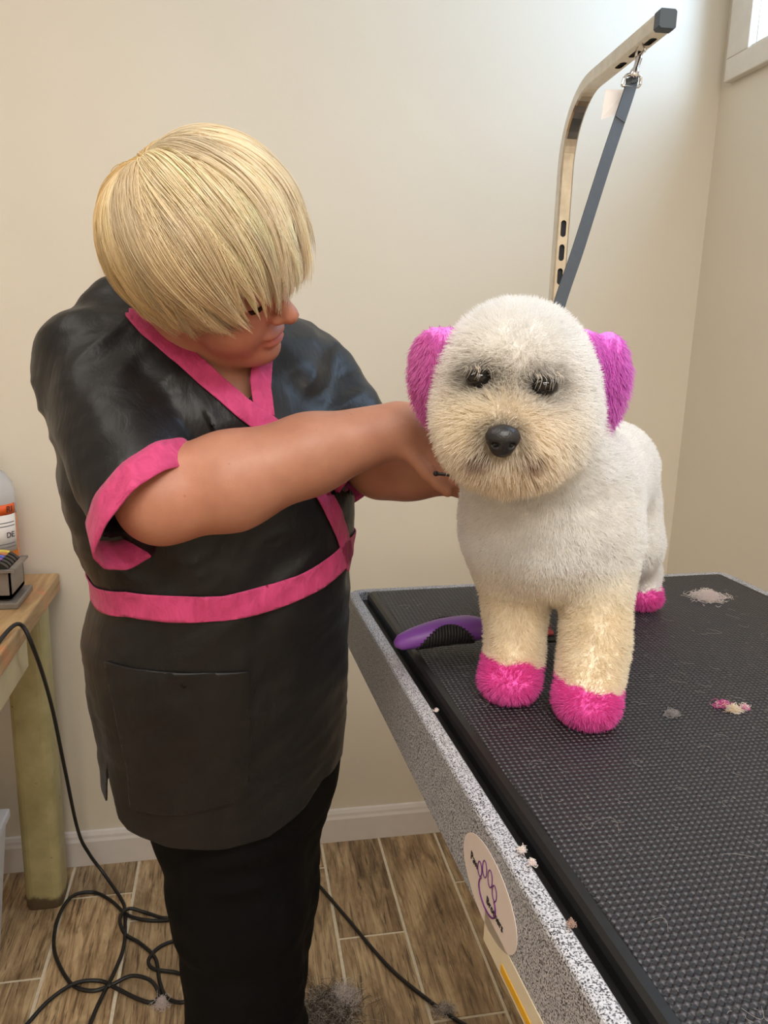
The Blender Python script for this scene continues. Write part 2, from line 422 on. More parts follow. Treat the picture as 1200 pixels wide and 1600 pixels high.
def clip(V, T_, g):
    """keep g>0 of a triangle mesh, cutting the triangles along g=0"""
    V = list(map(tuple, V)); g = list(g); out = []; cache = {}
    gi = np.array(g); allp = (gi[T_] > 0).all(1); some = (gi[T_] > 0).any(1) & ~allp
    keep = T_[allp]
    def cut(a, b):
        key = (a, b) if a < b else (b, a)
        if key not in cache:
            t_ = g[a]/(g[a]-g[b]); va, vb = V[a], V[b]
            V.append(tuple(va[i]+t_*(vb[i]-va[i]) for i in range(3))); g.append(0.0); cache[key] = len(V)-1
        return cache[key]
    for tr in T_[some]:
        poly = []
        for i in range(3):
            a, b = int(tr[i]), int(tr[(i+1) % 3])
            if g[a] > 0: poly.append(a)
            if (g[a] > 0) != (g[b] > 0): poly.append(cut(a, b))
        for i in range(1, len(poly)-1): out.append((poly[0], poly[i], poly[i+1]))
    T2 = np.vstack([keep, np.array(out, int).reshape(-1, 3)])
    used = np.unique(T2); mp_ = np.full(len(V), -1); mp_[used] = np.arange(len(used))
    return np.array(V)[used], mp_[T2]
def solidify(o, th, offset=-1):
    m_ = o.modifiers.new('thickness', 'SOLIDIFY'); m_.thickness = th; m_.offset = offset; return o

# ------------------------------------------------------------------ the room
YW, XW = 1.971, 1.23
XL, YF = -2.3, -2.4
struct(box('wall_back', (XL-0.1, YW, 0), (XW+0.1, YW+0.1, CEIL), MT['wall']), 'cream painted wall behind the groomer')
struct(box('wall_left', (XL-0.1, YF-0.1, 0), (XL, YW, CEIL), MT['wall']))
struct(box('wall_front', (XL, YF-0.1, 0), (XW+0.1, YF, CEIL), MT['wall']))
V, F = joinVF([boxVF((XW, YF, 0), (XW+0.1, YW, WIN_Z0)), boxVF((XW, YF, WIN_Z1), (XW+0.1, YW, CEIL)),
               boxVF((XW, YF, WIN_Z0), (XW+0.1, WIN_Y0, WIN_Z1)), boxVF((XW, WIN_Y1, WIN_Z0), (XW+0.1, YW, WIN_Z1))])
struct(mesh('wall_right', V, F, MT['wall']), 'cream painted side wall with the high window')
struct(box('ceiling', (XL-0.1, YF-0.1, CEIL), (XW+0.1, YW+0.1, CEIL+0.1), MT['ceiling']))
fl = struct(box('floor', (XL-0.1, YF-0.1, -0.10), (XW+0.1, YW+0.1, -0.0025), MT['grout']), 'wood look plank tile floor with pale grout')
PITCHX, X0L = 0.1673, 0.228
joint = {0: 1.59, 1: 1.327, 2: 1.742, -1: 1.854, -2: 1.35, -3: 1.729, -4: 1.832, -5: 1.58, -6: 1.20}
for k in range(-16, 7):
    xa, xb = X0L+k*PITCHX+0.0040, X0L+(k+1)*PITCHX-0.0040
    xa, xb = max(xa, XL), min(xb, XW)
    if xb-xa < 0.02: continue
    j0 = joint.get(k, 1.0+((k*0.37) % 1.0)); PL = 1.005
    y = j0
    while y < YW: y += PL
    while y > YF:
        ya, yb = max(y-PL+0.0040, YF), min(y-0.0040, YW)
        if yb-ya > 0.02:
            o = box('plank', (xa-(xa+xb)/2, ya-(ya+yb)/2, -0.004), (xb-(xa+xb)/2, yb-(ya+yb)/2, 0.0), MT['tile'], fl)
            o.location = ((xa+xb)/2, (ya+yb)/2, 0)
        y -= PL
def base_profile(): return [(0, 0), (0.014, 0), (0.014, 0.072), (0.011, 0.080), (0.010, 0.088), (0.006, 0.097), (0, 0.099)]
def baseboard(name, p0, p1, nrm_, label=None):
    p0, p1, n_ = map(lambda a: np.array(a, float), (p0, p1, nrm_)); pr = base_profile(); k = len(pr)
    V = [p+n_*a+np.array([0, 0, b]) for p in (p0, p1) for (a, b) in pr]
    F = [(j, (j+1) % k, k+(j+1) % k, k+j) for j in range(k)]+[tuple(range(k-1, -1, -1)), tuple(range(k, 2*k))]
    o = mesh(name, V, F, MT['trim']); return struct(o, label)
baseboard('baseboard_back', (XL, YW, 0), (XW, YW, 0), (0, -1, 0), 'white moulded baseboard along the back wall')
baseboard('baseboard_right', (XW, YF, 0), (XW, YW-0.014, 0), (-1, 0, 0))
# window
w = struct(box('window_1', (XW+0.055, WIN_Y0, WIN_Z0), (XW+0.075, WIN_Y1, WIN_Z0+0.035), MT['sill']), 'high window with off white casing')
def casing(lo, hi): return box('window_frame', lo, hi, MT['sill'], w, 0.003)
CW = 0.085
casing((XW-0.022, WIN_Y0-CW, WIN_Z0-0.052), (XW, WIN_Y1+CW, WIN_Z0)); casing((XW-0.022, WIN_Y0-CW, WIN_Z1), (XW, WIN_Y1+CW, WIN_Z1+CW))
casing((XW-0.022, WIN_Y1, WIN_Z0), (XW, WIN_Y1+CW, WIN_Z1)); casing((XW-0.022, WIN_Y0-CW, WIN_Z0), (XW, WIN_Y0, WIN_Z1))
# sloping inner sill and jamb
def wedge(name, pts, y0, y1):
    V = [(x, y0, z) for x, z in pts]+[(x, y1, z) for x, z in pts]; k = len(pts)
    F = [(j, (j+1) % k, k+(j+1) % k, k+j) for j in range(k)]+[tuple(range(k-1, -1, -1)), tuple(range(k, 2*k))]
    return mesh(name, V, F, MT['sill'], w)
wedge('sill', [(XW-0.012, WIN_Z0-0.002), (XW+0.06, WIN_Z0-0.002), (XW+0.06, WIN_Z0+0.03), (XW-0.012, WIN_Z0+0.008)], WIN_Y0, WIN_Y1)
box('sash', (XW+0.055, WIN_Y0, WIN_Z1-0.035), (XW+0.075, WIN_Y1, WIN_Z1), MT['sill'], w)
box('sash', (XW+0.055, WIN_Y1-0.03, WIN_Z0), (XW+0.075, WIN_Y1, WIN_Z1), MT['sill'], w)
box('sash', (XW+0.055, WIN_Y0, WIN_Z0), (XW+0.075, WIN_Y0+0.03, WIN_Z1), MT['sill'], w)
t = NT('window_glass'); tr = t.n('ShaderNodeBsdfTransparent'); gl = t.n('ShaderNodeBsdfGlossy'); gl.inputs['Roughness'].default_value = 0.03
mx = t.n('ShaderNodeMixShader'); mx.inputs[0].default_value = 0.06; t.l(tr.outputs[0], mx.inputs[1]); t.l(gl.outputs[0], mx.inputs[2]); t.l(mx.outputs[0], t.out.inputs[0])
box('pane', (XW+0.063, WIN_Y0+0.02, WIN_Z0+0.02), (XW+0.067, WIN_Y1-0.02, WIN_Z1-0.02), t.m, w)
# ceiling fixtures
em = NT('lit_diffuser'); em.b.inputs['Emission Color'].default_value = (1.0, 0.90, 0.76, 1); em.b.inputs['Emission Strength'].default_value = 2.5; em.color((0.9, 0.88, 0.84))
def fixture(label, x, y, lx, ly, energy):
    r = thing('ceiling_light', label, 'light', (x, y, CEIL), 'ceiling light fixtures')
    V, F = joinVF([boxVF((x-lx/2-0.02, y-ly/2-0.02, CEIL-0.06), (x-lx/2, y+ly/2+0.02, CEIL)), boxVF((x+lx/2, y-ly/2-0.02, CEIL-0.06), (x+lx/2+0.02, y+ly/2+0.02, CEIL)),
                   boxVF((x-lx/2, y-ly/2-0.02, CEIL-0.06), (x+lx/2, y-ly/2, CEIL)), boxVF((x-lx/2, y+ly/2, CEIL-0.06), (x+lx/2, y+ly/2+0.02, CEIL))])
    mesh('housing', V, F, MT['trim'], r); box('diffuser', (x-lx/2, y-ly/2, CEIL-0.05), (x+lx/2, y+ly/2, CEIL-0.01), em.m, r)
    area('tube_light', (x, y, CEIL-0.07), lx, ly, energy, (1.0, 0.965, 0.915), (0, 0, 0))
fixture('long fluorescent ceiling light over the workbench', -0.75, 0.75, 1.2, 0.45, 7)
fixture('long fluorescent ceiling light behind the photographer', 0.25, -0.45, 1.2, 0.45, 35)
fixture('unseen ceiling fill light added near the front wall', -0.2, -1.75, 1.2, 0.45, 34)  # added fill, brightens the dog's chest from the front at a low angle
# ------------------------------------------------------------------ grooming table
ZT = 1.01
TA = math.radians(2.8)
TO = np.array([0.180, 1.239, ZT-0.006]); SD = np.array([math.cos(TA), math.sin(TA), 0]); LD = np.array([math.sin(TA), -math.cos(TA), 0]); ZD = np.array([0, 0, 1.0])
TWI, TLE = 0.735, 1.13
def TP(u, v, z=0.0): return TO+u*SD+v*LD+z*ZD
def PS(x, y, off=0.0):    # pixel -> left side face of the table
    d = ray(x, y); o_ = TO-SD*off; return EYE+d*(((o_-EYE)@SD)/(d@SD))
def rrect(ins, r, k=7):
    pts = []
    for (cu, cv, a0) in ((TWI-ins-r, ins+r, -90), (TWI-ins-r, TLE-ins-r, 0), (ins+r, TLE-ins-r, 90), (ins+r, ins+r, 180)):
        for i in range(k+1):
            a = math.radians(a0+90*i/k); pts.append((cu+r*math.cos(a), cv+r*math.sin(a)))
    return pts
def layers(name, L, mat, parent, R=0.03, close=False, cap=False):
    V, F = [], []
    for (ins, z) in L:
        for (u, v) in rrect(ins, max(R-ins, 0.006)): V.append(TP(u, v, z))
    k = len(V)//len(L); n = len(L)
    for i in range(n if close else n-1):
        for j in range(k):
            j2 = (j+1) % k; i2 = (i+1) % n; F.append((i*k+j, i2*k+j, i2*k+j2, i*k+j2))
    if cap: F.append(tuple((n-1)*k+j for j in range(k)))
    bm = bmesh.new(); vs = [bm.verts.new(p) for p in V]
    for f in F: bm.faces.new([vs[i] for i in f])
    bmesh.ops.recalc_face_normals(bm, faces=bm.faces)
    me = bpy.data.meshes.new(name); bm.to_mesh(me); bm.free()
    return ob(name, me, mat, parent)
tb = thing('grooming_table', 'grooming table with speckled grey frame and pebbled black rubber mat', 'table', tuple(TP(TWI/2, TLE/2)*[1, 1, 0]))
layers('frame', [(0.014, -0.092), (0.0, -0.089), (0.0, -0.004), (0.0012, -0.0012), (0.004, 0), (0.0165, 0), (0.018, -0.0015), (0.018, -0.016), (0.014, -0.016)], MT['speckle'], tb, close=True)
layers('tray', [(0.02, -0.03), (0.02, -0.013)], MT['black_edge'], tb, cap=True)
layers('mat_border', [(0.031, -0.013), (0.0305, -0.003), (0.032, 0.003), (0.036, 0.0062), (0.044, 0.0066)], MT['black_edge'], tb)
mt = layers('mat', [(0.0438, 0.0064), (0.0440, 0.0070), (0.0450, 0.0074)], MT['rubber'], tb, cap=True)
mt['label'] = 'pebbled black rubber mat'
cx = TP(TWI/2, TLE/2)
def trot(u0, u1, v0, v1, z0, z1): return [TP(a, b, 0)*[1, 1, 0]+[0, 0, z] for z in (z0, z1) for (a, b) in ((u0, v0), (u1, v0), (u1, v1), (u0, v1))]
BF = [(0,1,2,3),(7,6,5,4),(4,5,1,0),(5,6,2,1),(6,7,3,2),(7,4,0,3)]
o = mesh('lift_column', trot(0.30, 0.44, 0.46, 0.68, 0.05, ZT-0.03), BF, MT['speckle'], tb); bevel(o, 0.008)
o = mesh('base_plate', trot(0.16, 0.58, 0.22, 0.92, 0.0, 0.05), BF, MT['speckle'], tb); bevel(o, 0.008)
# oval maker's sticker and warning label on the side of the frame
MT['sticker'] = plain('sticker_white', (226, 212, 206), 0.45, var=0.02); MT['purple_ink'] = plain('purple_ink', (96, 28, 110), 0.5); MT['black_ink'] = plain('black_ink', (40, 34, 36), 0.5)
MT['yellow'] = plain('yellow_label', (222, 168, 38), 0.5, var=0.05); MT['cream_label'] = plain('cream_label', (222, 208, 182), 0.5, var=0.03)
sc = PS(764, 1390); su, sv = LD, ZD
pt, pb_ = PS(742, 1318), PS(787, 1463); pl, pr_ = PS(735, 1345), PS(795, 1430)
def ovalVF(C, A, B, n_=36, th=0.0006):
    V = []; F = []
    for s_ in (0, 1):
        for i in range(n_):
            a = 2*math.pi*i/n_; V.append(C+A*math.cos(a)+B*math.sin(a)-SD*(0.0004+th*s_))
    for i in range(n_): F.append((i, (i+1) % n_, n_+(i+1) % n_, n_+i))
    F.append(tuple(range(n_, 2*n_))); return V, F
SA, SB = 0.064, 0.036
st = mesh('sticker', *ovalVF(sc, LD*SA, ZD*SB), MT['sticker'], tb); st['label'] = 'white oval sticker with a purple paw outline'
def onside(a, b, off=0.0014): return sc+LD*a+ZD*b-SD*off
sax = [LD, ZD, -SD]
def arcpath(c0, c1, ra, rb, a0, a1, n_=20): return [onside(c0+ra*math.cos(math.radians(a0+(a1-a0)*i/n_)), c1+rb*math.sin(math.radians(a0+(a1-a0)*i/n_))) for i in range(n_+1)]
for (c0, c1, ra, rb, a0, a1, r_) in ((0.0, -0.008, 0.020, 0.013, 140, 400, 0.0008), (-0.020, 0.006, 0.005, 0.007, 0, 360, 0.0005), (-0.009, 0.014, 0.005, 0.008, 0, 360, 0.0005),
                                (0.004, 0.014, 0.005, 0.008, 0, 360, 0.0005), (0.015, 0.008, 0.005, 0.007, 0, 360, 0.0005)):
    tube('paw_print', arcpath(c0, c1, ra, rb, a0, a1), r_, MT['purple_ink'], st, 6)
text('lettering', 'Paw', 0.0115, onside(-0.034, 0.004), sax, MT['black_ink'], st)
text('lettering', 'Brothers', 0.0105, onside(0.018, -0.010), sax, MT['black_ink'], st)
la = PS(800, 1500)
def sideplate(name, v0, v1, z0, z1, off, mat, par):
    V = [TP(-o_, v, 0)*[1, 1, 0]+[0, 0, z] for o_ in (0.0002, off) for (v, z) in ((v0, z0), (v1, z0), (v1, z1), (v0, z1))]
    return mesh(name, V, BF, mat, par)
def side_v(p): return (p-TO)@LD
v0_, v1_ = side_v(PS(758, 1450)), side_v(PS(850, 1640))
zb = ZT-0.006-0.092
lb = sideplate('warning_label', v0_, v1_+0.25, zb-0.014, zb+0.016, 0.001, MT['cream_label'], tb)
sideplate('yellow_panel', side_v(PS(785, 1510)), side_v(PS(832, 1595)), zb-0.010, zb-0.002, 0.0016, MT['yellow'], lb)
# ------------------------------------------------------------------ grooming arm and loop
ar = thing('grooming_stand', 'bent square steel grooming arm with grey end cap rising behind the dog', 'grooming arm', tuple(TP(0.35, -0.012)*[1, 1, 0]+[0, 0, ZT]))
AX, AY, AZ = 0.540, 1.287, 1.804
Rb = 0.105; tw = 0.0215
ad = nrm([-0.065, -1.0, 0.0]); path = [np.array([AX, AY, z]) for z in (0.93, 1.2, 1.5, AZ-Rb)]
for i in range(1, 15):
    a = math.pi/2*i/14; path.append(np.array([AX, AY, AZ-Rb])+ad*(Rb-Rb*math.cos(a))+ZD*Rb*math.sin(a))
aend = np.array([AX, AY, AZ])+ad*0.318; path.append(aend-ad*0.1); path.append(aend)
c_ = tw/2; b_ = 0.0025
sq = [(c_, c_-b_), (c_-b_, c_), (-c_+b_, c_), (-c_, c_-b_), (-c_, -c_+b_), (-c_+b_, -c_), (c_-b_, -c_), (c_, -c_+b_)]
side = np.cross(ad, ZD)
V, F = sweepVF(np.array(path), sq, N0=side)
steel = mesh('steel_tube', V, F, MT['steel'], ar)
# slots: recessed, rounded, three in the post and three in the arm, cut into the tube
def slotVF(C, du, dn, dw, L_, w_, d_):
    V = []; F = []; k = 10; out = []
    for i in range(k+1): a = math.pi*i/k-math.pi/2; out.append((L_/2+w_*math.cos(a), w_*math.sin(a)))
    for i in range(k+1): a = math.pi*i/k+math.pi/2; out.append((-L_/2+w_*math.cos(a), w_*math.sin(a)))
    for s_ in (-d_, 0.003):
        for (a, b) in out: V.append(C+du*a+dw*b+dn*s_)
    n_ = len(out)
    for i in range(n_): F.append((i, (i+1) % n_, n_+(i+1) % n_, n_+i))
    F.append(tuple(range(n_-1, -1, -1))); F.append(tuple(range(n_, 2*n_))); return V, F
slots = []
fr = np.array(path[0]); 
for z in (1.605, 1.567, 1.529): slots.append((np.array([AX, AY, z])+ad*c_, ZD, ad, side))
for d_ in (0.284, 0.240, 0.196): slots.append((np.array([AX, AY, AZ])+ad*d_-ZD*c_, ad, -ZD, side))
cutV, cutF = joinVF([slotVF(C, du, dn, dw, 0.017, 0.0046, 0.006) for (C, du, dn, dw) in slots])
cut = mesh('cutter', cutV, cutF)
bo = steel.modifiers.new('slots', 'BOOLEAN'); bo.object = cut; bo.operation = 'DIFFERENCE'; bo.solver = 'EXACT'
bm = bmesh.new(); bm.from_mesh(cut.data); bmesh.ops.recalc_face_normals(bm, faces=bm.faces); bm.to_mesh(cut.data); bm.free()
bm = bmesh.new(); bm.from_mesh(steel.data); bmesh.ops.recalc_face_normals(bm, faces=bm.faces); bm.to_mesh(steel.data); bm.free()
dg = bpy.context.evaluated_depsgraph_get(); dg.update(); me = bpy.data.meshes.new_from_object(steel.evaluated_get(dg)); steel.modifiers.clear(); steel.data = me
bpy.data.objects.remove(cut)
for (C, du, dn, dw) in slots:
    V, F = slotVF(C-dn*0.0055, du, dn, dw, 0.0172, 0.0048, 0.001); V = [p-dn*0.0020 if i >= len(V)//2 else p for i, p in enumerate(V)]
    mesh('slot', V, F, MT['slot'], ar)  # dark plate at the bottom of each recess paints in its shade
V, F = sweepVF(np.array([aend-ad*0.002, aend+ad*0.010, aend+ad*0.012]), [(1.06*a, 1.06*b) for a, b in sq], N0=side, rad=[1, 1, 0.93]); mesh('end_cap', V, F, MT['cap'], ar)
V, F = boxVF((AX-0.03, AY-0.045, 0.90), (AX+0.03, AY+0.025, 1.0)); 
cl = mesh('clamp', *joinVF([boxVF((AX-0.024, 1.270, 0.93), (AX+0.024, 1.277, 1.035)), boxVF((AX-0.024, 1.22, 1.0125), (AX+0.024, 1.277, 1.025))]), MT['black_edge'], ar)
# loop strap
lp = thing('grooming_loop', 'grey nylon grooming loop strap clipped to the steel arm', 'leash', tuple(np.array([AX, AY, AZ])+ad*0.24))
hk = np.array([AX, AY, AZ])+ad*0.262-ZD*c_
top = PY(986, 130, hk[1]-0.004)
neck = PY(868, 500, 0.90)
mid = (top+neck)/2
spath = catmull([top+ZD*0.004, top-ZD*0.004+(neck-top)*0.01, top+(neck-top)*0.35+ZD*0.001, top+(neck-top)*0.7, neck, neck-ZD*0.05+np.array([-0.01, -0.04, 0])], 8)
V, F = sweepVF(spath, [(0.0080, 0.0009), (-0.0080, 0.0009), (-0.0080, -0.0009), (0.0080, -0.0009)], N0=np.array([0.96, 0.25, 0.1]))
mesh('strap', V, F, MT['web'], lp)
V, F = sweepVF(spath[:13]+np.array([0, -0.0014, 0]), [(0.0078, 0.0005), (-0.0078, 0.0005), (-0.0078, -0.0005), (0.0078, -0.0005)], N0=np.array([0.96, 0.25, 0.1])); mesh('stitched_fold', V, F, MT['web'], lp)
# snap hook: rectangular eye, swivel, body, hook
ax_ = nrm([0.96, 0.25, 0.1]); dz = nrm(hk-top)
rc = [top-ax_*0.0135-dz*0.004, top-ax_*0.0135+dz*0.006, top-ax_*0.009+dz*0.0105, top+ax_*0.009+dz*0.0105, top+ax_*0.0135+dz*0.006, top+ax_*0.0135-dz*0.004, top-ax_*0.0135-dz*0.004]
tube('snap_eye', catmull(rc, 5), 0.0019, MT['chrome'], lp, 8)
V, F = sweepVF(np.array([top+dz*0.006, top+dz*0.010, top+dz*0.016, top+dz*0.020, top+dz*0.032, top+dz*0.036]), circ(1, 12), rad=[0.0055, 0.0065, 0.0055, 0.0036, 0.0042, 0.003]); mesh('swivel', V, F, MT['chrome'], lp, smooth=True)
hp = [top+dz*0.034, top+dz*0.042+ax_*0.004, hk+ax_*0.004-ZD*0.004, hk+ax_*0.003+ZD*0.006, hk-ad*0.012+ZD*0.006, hk-ad*0.018-ZD*0.003, hk-ad*0.014-ZD*0.012]
tube('hook', catmull(hp, 6), 0.0017, MT['chrome'], lp, 8)
# paper tag
tg = [PY(946, 140, hk[1]+0.02), PY(978, 140, hk[1]+0.02), PY(966, 178, hk[1]+0.012), PY(939, 187, hk[1]+0.005)]
V = [p for p in tg]+[p+np.array([0, 0.0004, 0]) for p in tg]; o = mesh('care_tag', V, BF, MT['paper'], lp); o['label'] = 'small white paper tag'
# ------------------------------------------------------------------ workbench and what stands on it
t = NT('stained_wood_top'); v = t.coord(scale=(30, 3, 30)); f = t.noise(v, 1.2, 6, 0.6, 1.2); f2 = t.noise(t.coord(), 7, 4, 0.6, 0.5)
base = t.ramp(f, [(0.3, lin((150, 116, 76))), (0.55, lin((186, 152, 108))), (0.75, lin((204, 174, 130)))])
t.color(t.mix(t.math('MULTIPLY', t.ramp(f2, [(0.52, (0, 0, 0)), (0.64, (1, 1, 1))]), 0.45), base, lin((226, 128, 84)))); t.b.inputs['Roughness'].default_value = 0.5; t.bump(f, 0.1, 0.001); MT['benchtop'] = t.m
MT['benchpaint'] = plain('cream_bench_paint', (206, 190, 150), 0.5, var=0.1, scale=10)
t = NT('worn_leg_paint'); v = t.coord(); sx = t.n('ShaderNodeSeparateXYZ'); t.l(v, sx.inputs[0]); f = t.noise(v, 18, 5, 0.6)
hgt = t.math('ADD', sx.outputs[2], t.math('MULTIPLY', f, 0.06)); c = t.ramp(f, [(0.3, lin((166, 156, 108))), (0.7, lin((190, 178, 130)))])
c = t.mix(t.ramp(hgt, [(0.058, (1, 1, 1)), (0.068, (0, 0, 0))]), c, lin((92, 76, 56))); f3 = t.noise(v, 45, 4, 0.7)
t.color(t.mix(t.ramp(f3, [(0.68, (0, 0, 0)), (0.71, (0.8,)*3)]), c, lin((110, 92, 66)))); t.b.inputs['Roughness'].default_value = 0.45; MT['legpaint'] = t.m
BZ = 0.835
wb = thing('workbench', 'wooden workbench with cream painted legs standing against the back wall', 'workbench', (-1.0, 1.5, 0))
box('bench_top', (-1.75, 1.02, BZ-0.042), (-0.428, 1.945, BZ), MT['benchtop'], wb, 0.004)
box('apron', (-0.480, 1.10, BZ-0.112), (-0.434, 1.64, BZ-0.042), MT['benchpaint'], wb, 0.003)
box('apron', (-1.70, 1.05, BZ-0.105), (-0.52, 1.10, BZ-0.042), MT['benchpaint'], wb, 0.003)
box('apron', (-1.70, 1.895, BZ-0.105), (-0.53, 1.93, BZ-0.042), MT['benchpaint'], wb, 0.003)
def post(x, y, hw=0.044, r=0.02):
    pts = []
    for (cx_, cy_, a0) in ((hw-r, hw-r, 0), (-hw+r, hw-r, 90), (-hw+r, -hw+r, 180), (hw-r, -hw+r, 270)):
        for i in range(5): a = math.radians(a0+22.5*i); pts.append((x+cx_+r*math.cos(a), y+cy_+r*math.sin(a)))
    k = len(pts); L_ = [(0.0, 0.96), (0.006, 1.0), (0.3, 1.0), (BZ-0.043, 1.0)]; V = [(x+(a-x)*s_, y+(b-y)*s_, z) for (z, s_) in L_ for (a, b) in pts]
    F = [(i*k+j, i*k+(j+1) % k, (i+1)*k+(j+1) % k, (i+1)*k+j) for i in range(len(L_)-1) for j in range(k)]+[tuple(range(k-1, -1, -1)), tuple((len(L_)-1)*k+j for j in range(k))]
    return mesh('leg', V, F, MT['legpaint'], wb, smooth=False)
for (x, y) in ((-0.486, 1.845), (-0.486, 1.12), (-1.65, 1.845), (-1.65, 1.12)): post(x, y)
# plastic case with five guide combs
MT['smoke'] = plain('smoky_plastic', (150, 140, 130), 0.25, var=0.05, **{'Transmission Weight': 0.35}); MT['blackp'] = plain('black_plastic', (26, 25, 26), 0.35)
cs = thing('comb_case', 'smoky grey plastic tray holding guide combs on the workbench end', 'tray', (-0.53, 1.72, BZ))
def CP(x, y, z=BZ): return PZ(x, y, z)
c0, c1 = -0.62, -0.472
y0c, y1c = 1.695, 1.80
box('case_foot', (c0, y0c-0.012, BZ), (c1+0.014, y1c+0.012, BZ+0.014), MT['smoke'], cs, 0.003)
V, F = joinVF([boxVF((c0, y0c, BZ+0.02), (c1, y0c+0.004, BZ+0.082)), boxVF((c0, y1c-0.004, BZ+0.02), (c1, y1c, BZ+0.082)), boxVF((c1-0.004, y0c, BZ+0.02), (c1, y1c, BZ+0.082)), boxVF((c0, y0c, BZ+0.02), (c0+0.004, y1c, BZ+0.082)), boxVF((c0, y0c, BZ+0.02), (c1, y1c, BZ+0.028))])
mesh('case_wall', V, F, MT['smoke'], cs)
V, F = joinVF([boxVF((c0-0.006, y0c-0.008, BZ+0.080), (c1+0.010, y0c+0.003, BZ+0.085)), boxVF((c0-0.006, y1c-0.003, BZ+0.080), (c1+0.010, y1c+0.008, BZ+0.085)), boxVF((c1-0.003, y0c, BZ+0.080), (c1+0.010, y1c, BZ+0.085)), boxVF((c0-0.006, y0c, BZ+0.080), (c0+0.003, y1c, BZ+0.085))])
mesh('case_rim', V, F, MT['smoke'], cs)
for i, (nm, rgb) in enumerate((('red', (168, 34, 44)), ('purple', (140, 92, 170)), ('blue', (84, 104, 196)), ('orange', (206, 128, 74)), ('yellow', (232, 204, 84)))):
    y = y0c+0.013+i*0.0195; xc = c1-0.041
    g = thing('guide_comb', f'black guide comb with a {nm} tab in the smoky tray', 'comb', (xc, y, BZ+0.03), 'guide combs in the tray')
    n_ = 14; pr = [(xc+0.038*math.cos(math.pi*j/n_), BZ+0.076+0.026*math.sin(math.pi*j/n_)) for j in range(n_+1)]+[(xc-0.038, BZ+0.03), (xc+0.038, BZ+0.03)]
    k = len(pr); V = [(a, y-0.0065, b) for a, b in pr]+[(a, y+0.0065, b) for a, b in pr]; F = [(j, (j+1) % k, k+(j+1) % k, k+j) for j in range(k)]+[tuple(range(k)), tuple(range(2*k-1, k-1, -1))]
    mesh('comb_body', V, F, MT['blackp'], g)
    pr = [(xc+0.0388*math.cos(a), BZ+0.076+0.0268*math.sin(a)) for a in np.linspace(math.radians(62), math.radians(112), 6)]; pr += [(xc+0.036*math.cos(a), BZ+0.076+0.024*math.sin(a)) for a in np.linspace(math.radians(112), math.radians(62), 6)]
    k = len(pr); V = [(a, y-0.0072, b) for a, b in pr]+[(a, y+0.0072, b) for a, b in pr]; F = [(j, (j+1) % k, k+(j+1) % k, k+j) for j in range(k)]+[tuple(range(k)), tuple(range(2*k-1, k-1, -1))]
    mesh('tab', V, F, plain(nm+'_tab', rgb, 0.4), g)
# bottle of orange liquid
bt = thing('liquid_bottle', 'clear bottle of orange liquid with a white label on the workbench', 'bottle', (-0.556, 1.865, BZ))
BO = np.array([-0.552, 1.868, BZ+0.0005]); MT['orange'] = plasticmat('orange_liquid', (238, 128, 22), 0.2, 0.25); MT['frost'] = plasticmat('clear_plastic', (236, 236, 238), 0.25, 0.55)
lathe('liquid', [(0.044, 0), (0.054, 0.006), (0.055, 0.02), (0.055, 0.168), (0.054, 0.17)], BO, MT['orange'], bt)
lathe('bottle_shoulder', [(0.055, 0.170), (0.055, 0.222), (0.050, 0.240), (0.036, 0.262), (0.018, 0.276), (0.016, 0.292)], BO, MT['frost'], bt)
lathe('cap', [(0.020, 0.288), (0.021, 0.292), (0.021, 0.318), (0.018, 0.322)], BO, MT['paper'], bt)
def band(name, z0, z1, r_, mat, par, a0=-160, a1=-8):
    n_ = 24; V = []; 
    for z in (z0, z1):
        for i in range(n_+1): a = math.radians(a0+(a1-a0)*i/n_); V.append((BO[0]+r_*math.cos(a), BO[1]+r_*math.sin(a), BO[2]+z))
    return mesh(name, V, [(i, i+1, n_+2+i, n_+1+i) for i in range(n_)], mat, par, smooth=True)
lbl = band('label_panel', 0.086, 0.172, 0.0556, MT['paper'], bt); solidify(lbl, 0.0004, 1)
solidify(band('label_header', 0.172, 0.196, 0.0556, plain('orange_print', (226, 92, 30), 0.5), bt), 0.0004, 1)
def wraptext(s, size, z, ang, mat):
    a = math.radians(ang); n_ = np.array([math.cos(a), math.sin(a), 0]); x_ = np.array([-math.sin(a), math.cos(a), 0])
    text('lettering', s, size, BO+n_*0.0572+ZD*z, [x_, ZD, n_], mat, bt, 0.0002)
wraptext('RI', 0.021, 0.184, -30, MT['black_ink']); wraptext('DE', 0.018, 0.125, -32, MT['black_ink'])
for z in (0.153, 0.145, 0.104, 0.096): band('print_line', z, z+0.0022, 0.0562, plain('grey_print', (120, 118, 122), 0.6), lbl, -70, -16)
# red bordered notice on the wall
rp = PY(165, 391, YW-0.004); nt_ = thing('wall_notice', 'red bordered notice on the wall, mostly hidden behind the blond head', 'sign', (rp[0]+0.06, YW, rp[2]-0.10))
V, F = joinVF([boxVF((rp[0], YW-0.008, rp[2]-0.16), (rp[0]+0.011, YW, rp[2])), boxVF((rp[0]+0.109, YW-0.008, rp[2]-0.16), (rp[0]+0.12, YW, rp[2])), boxVF((rp[0], YW-0.008, rp[2]-0.011), (rp[0]+0.12, YW, rp[2])), boxVF((rp[0], YW-0.008, rp[2]-0.16), (rp[0]+0.12, YW, rp[2]-0.149))])
mesh('border', V, F, plain('red_frame', (206, 58, 44), 0.5), nt_); box('panel', (rp[0]+0.01, YW-0.005, rp[2]-0.15), (rp[0]+0.11, YW, rp[2]-0.01), plain('grey_print_panel', (186, 176, 176), 0.6, var=0.2, scale=60), nt_)
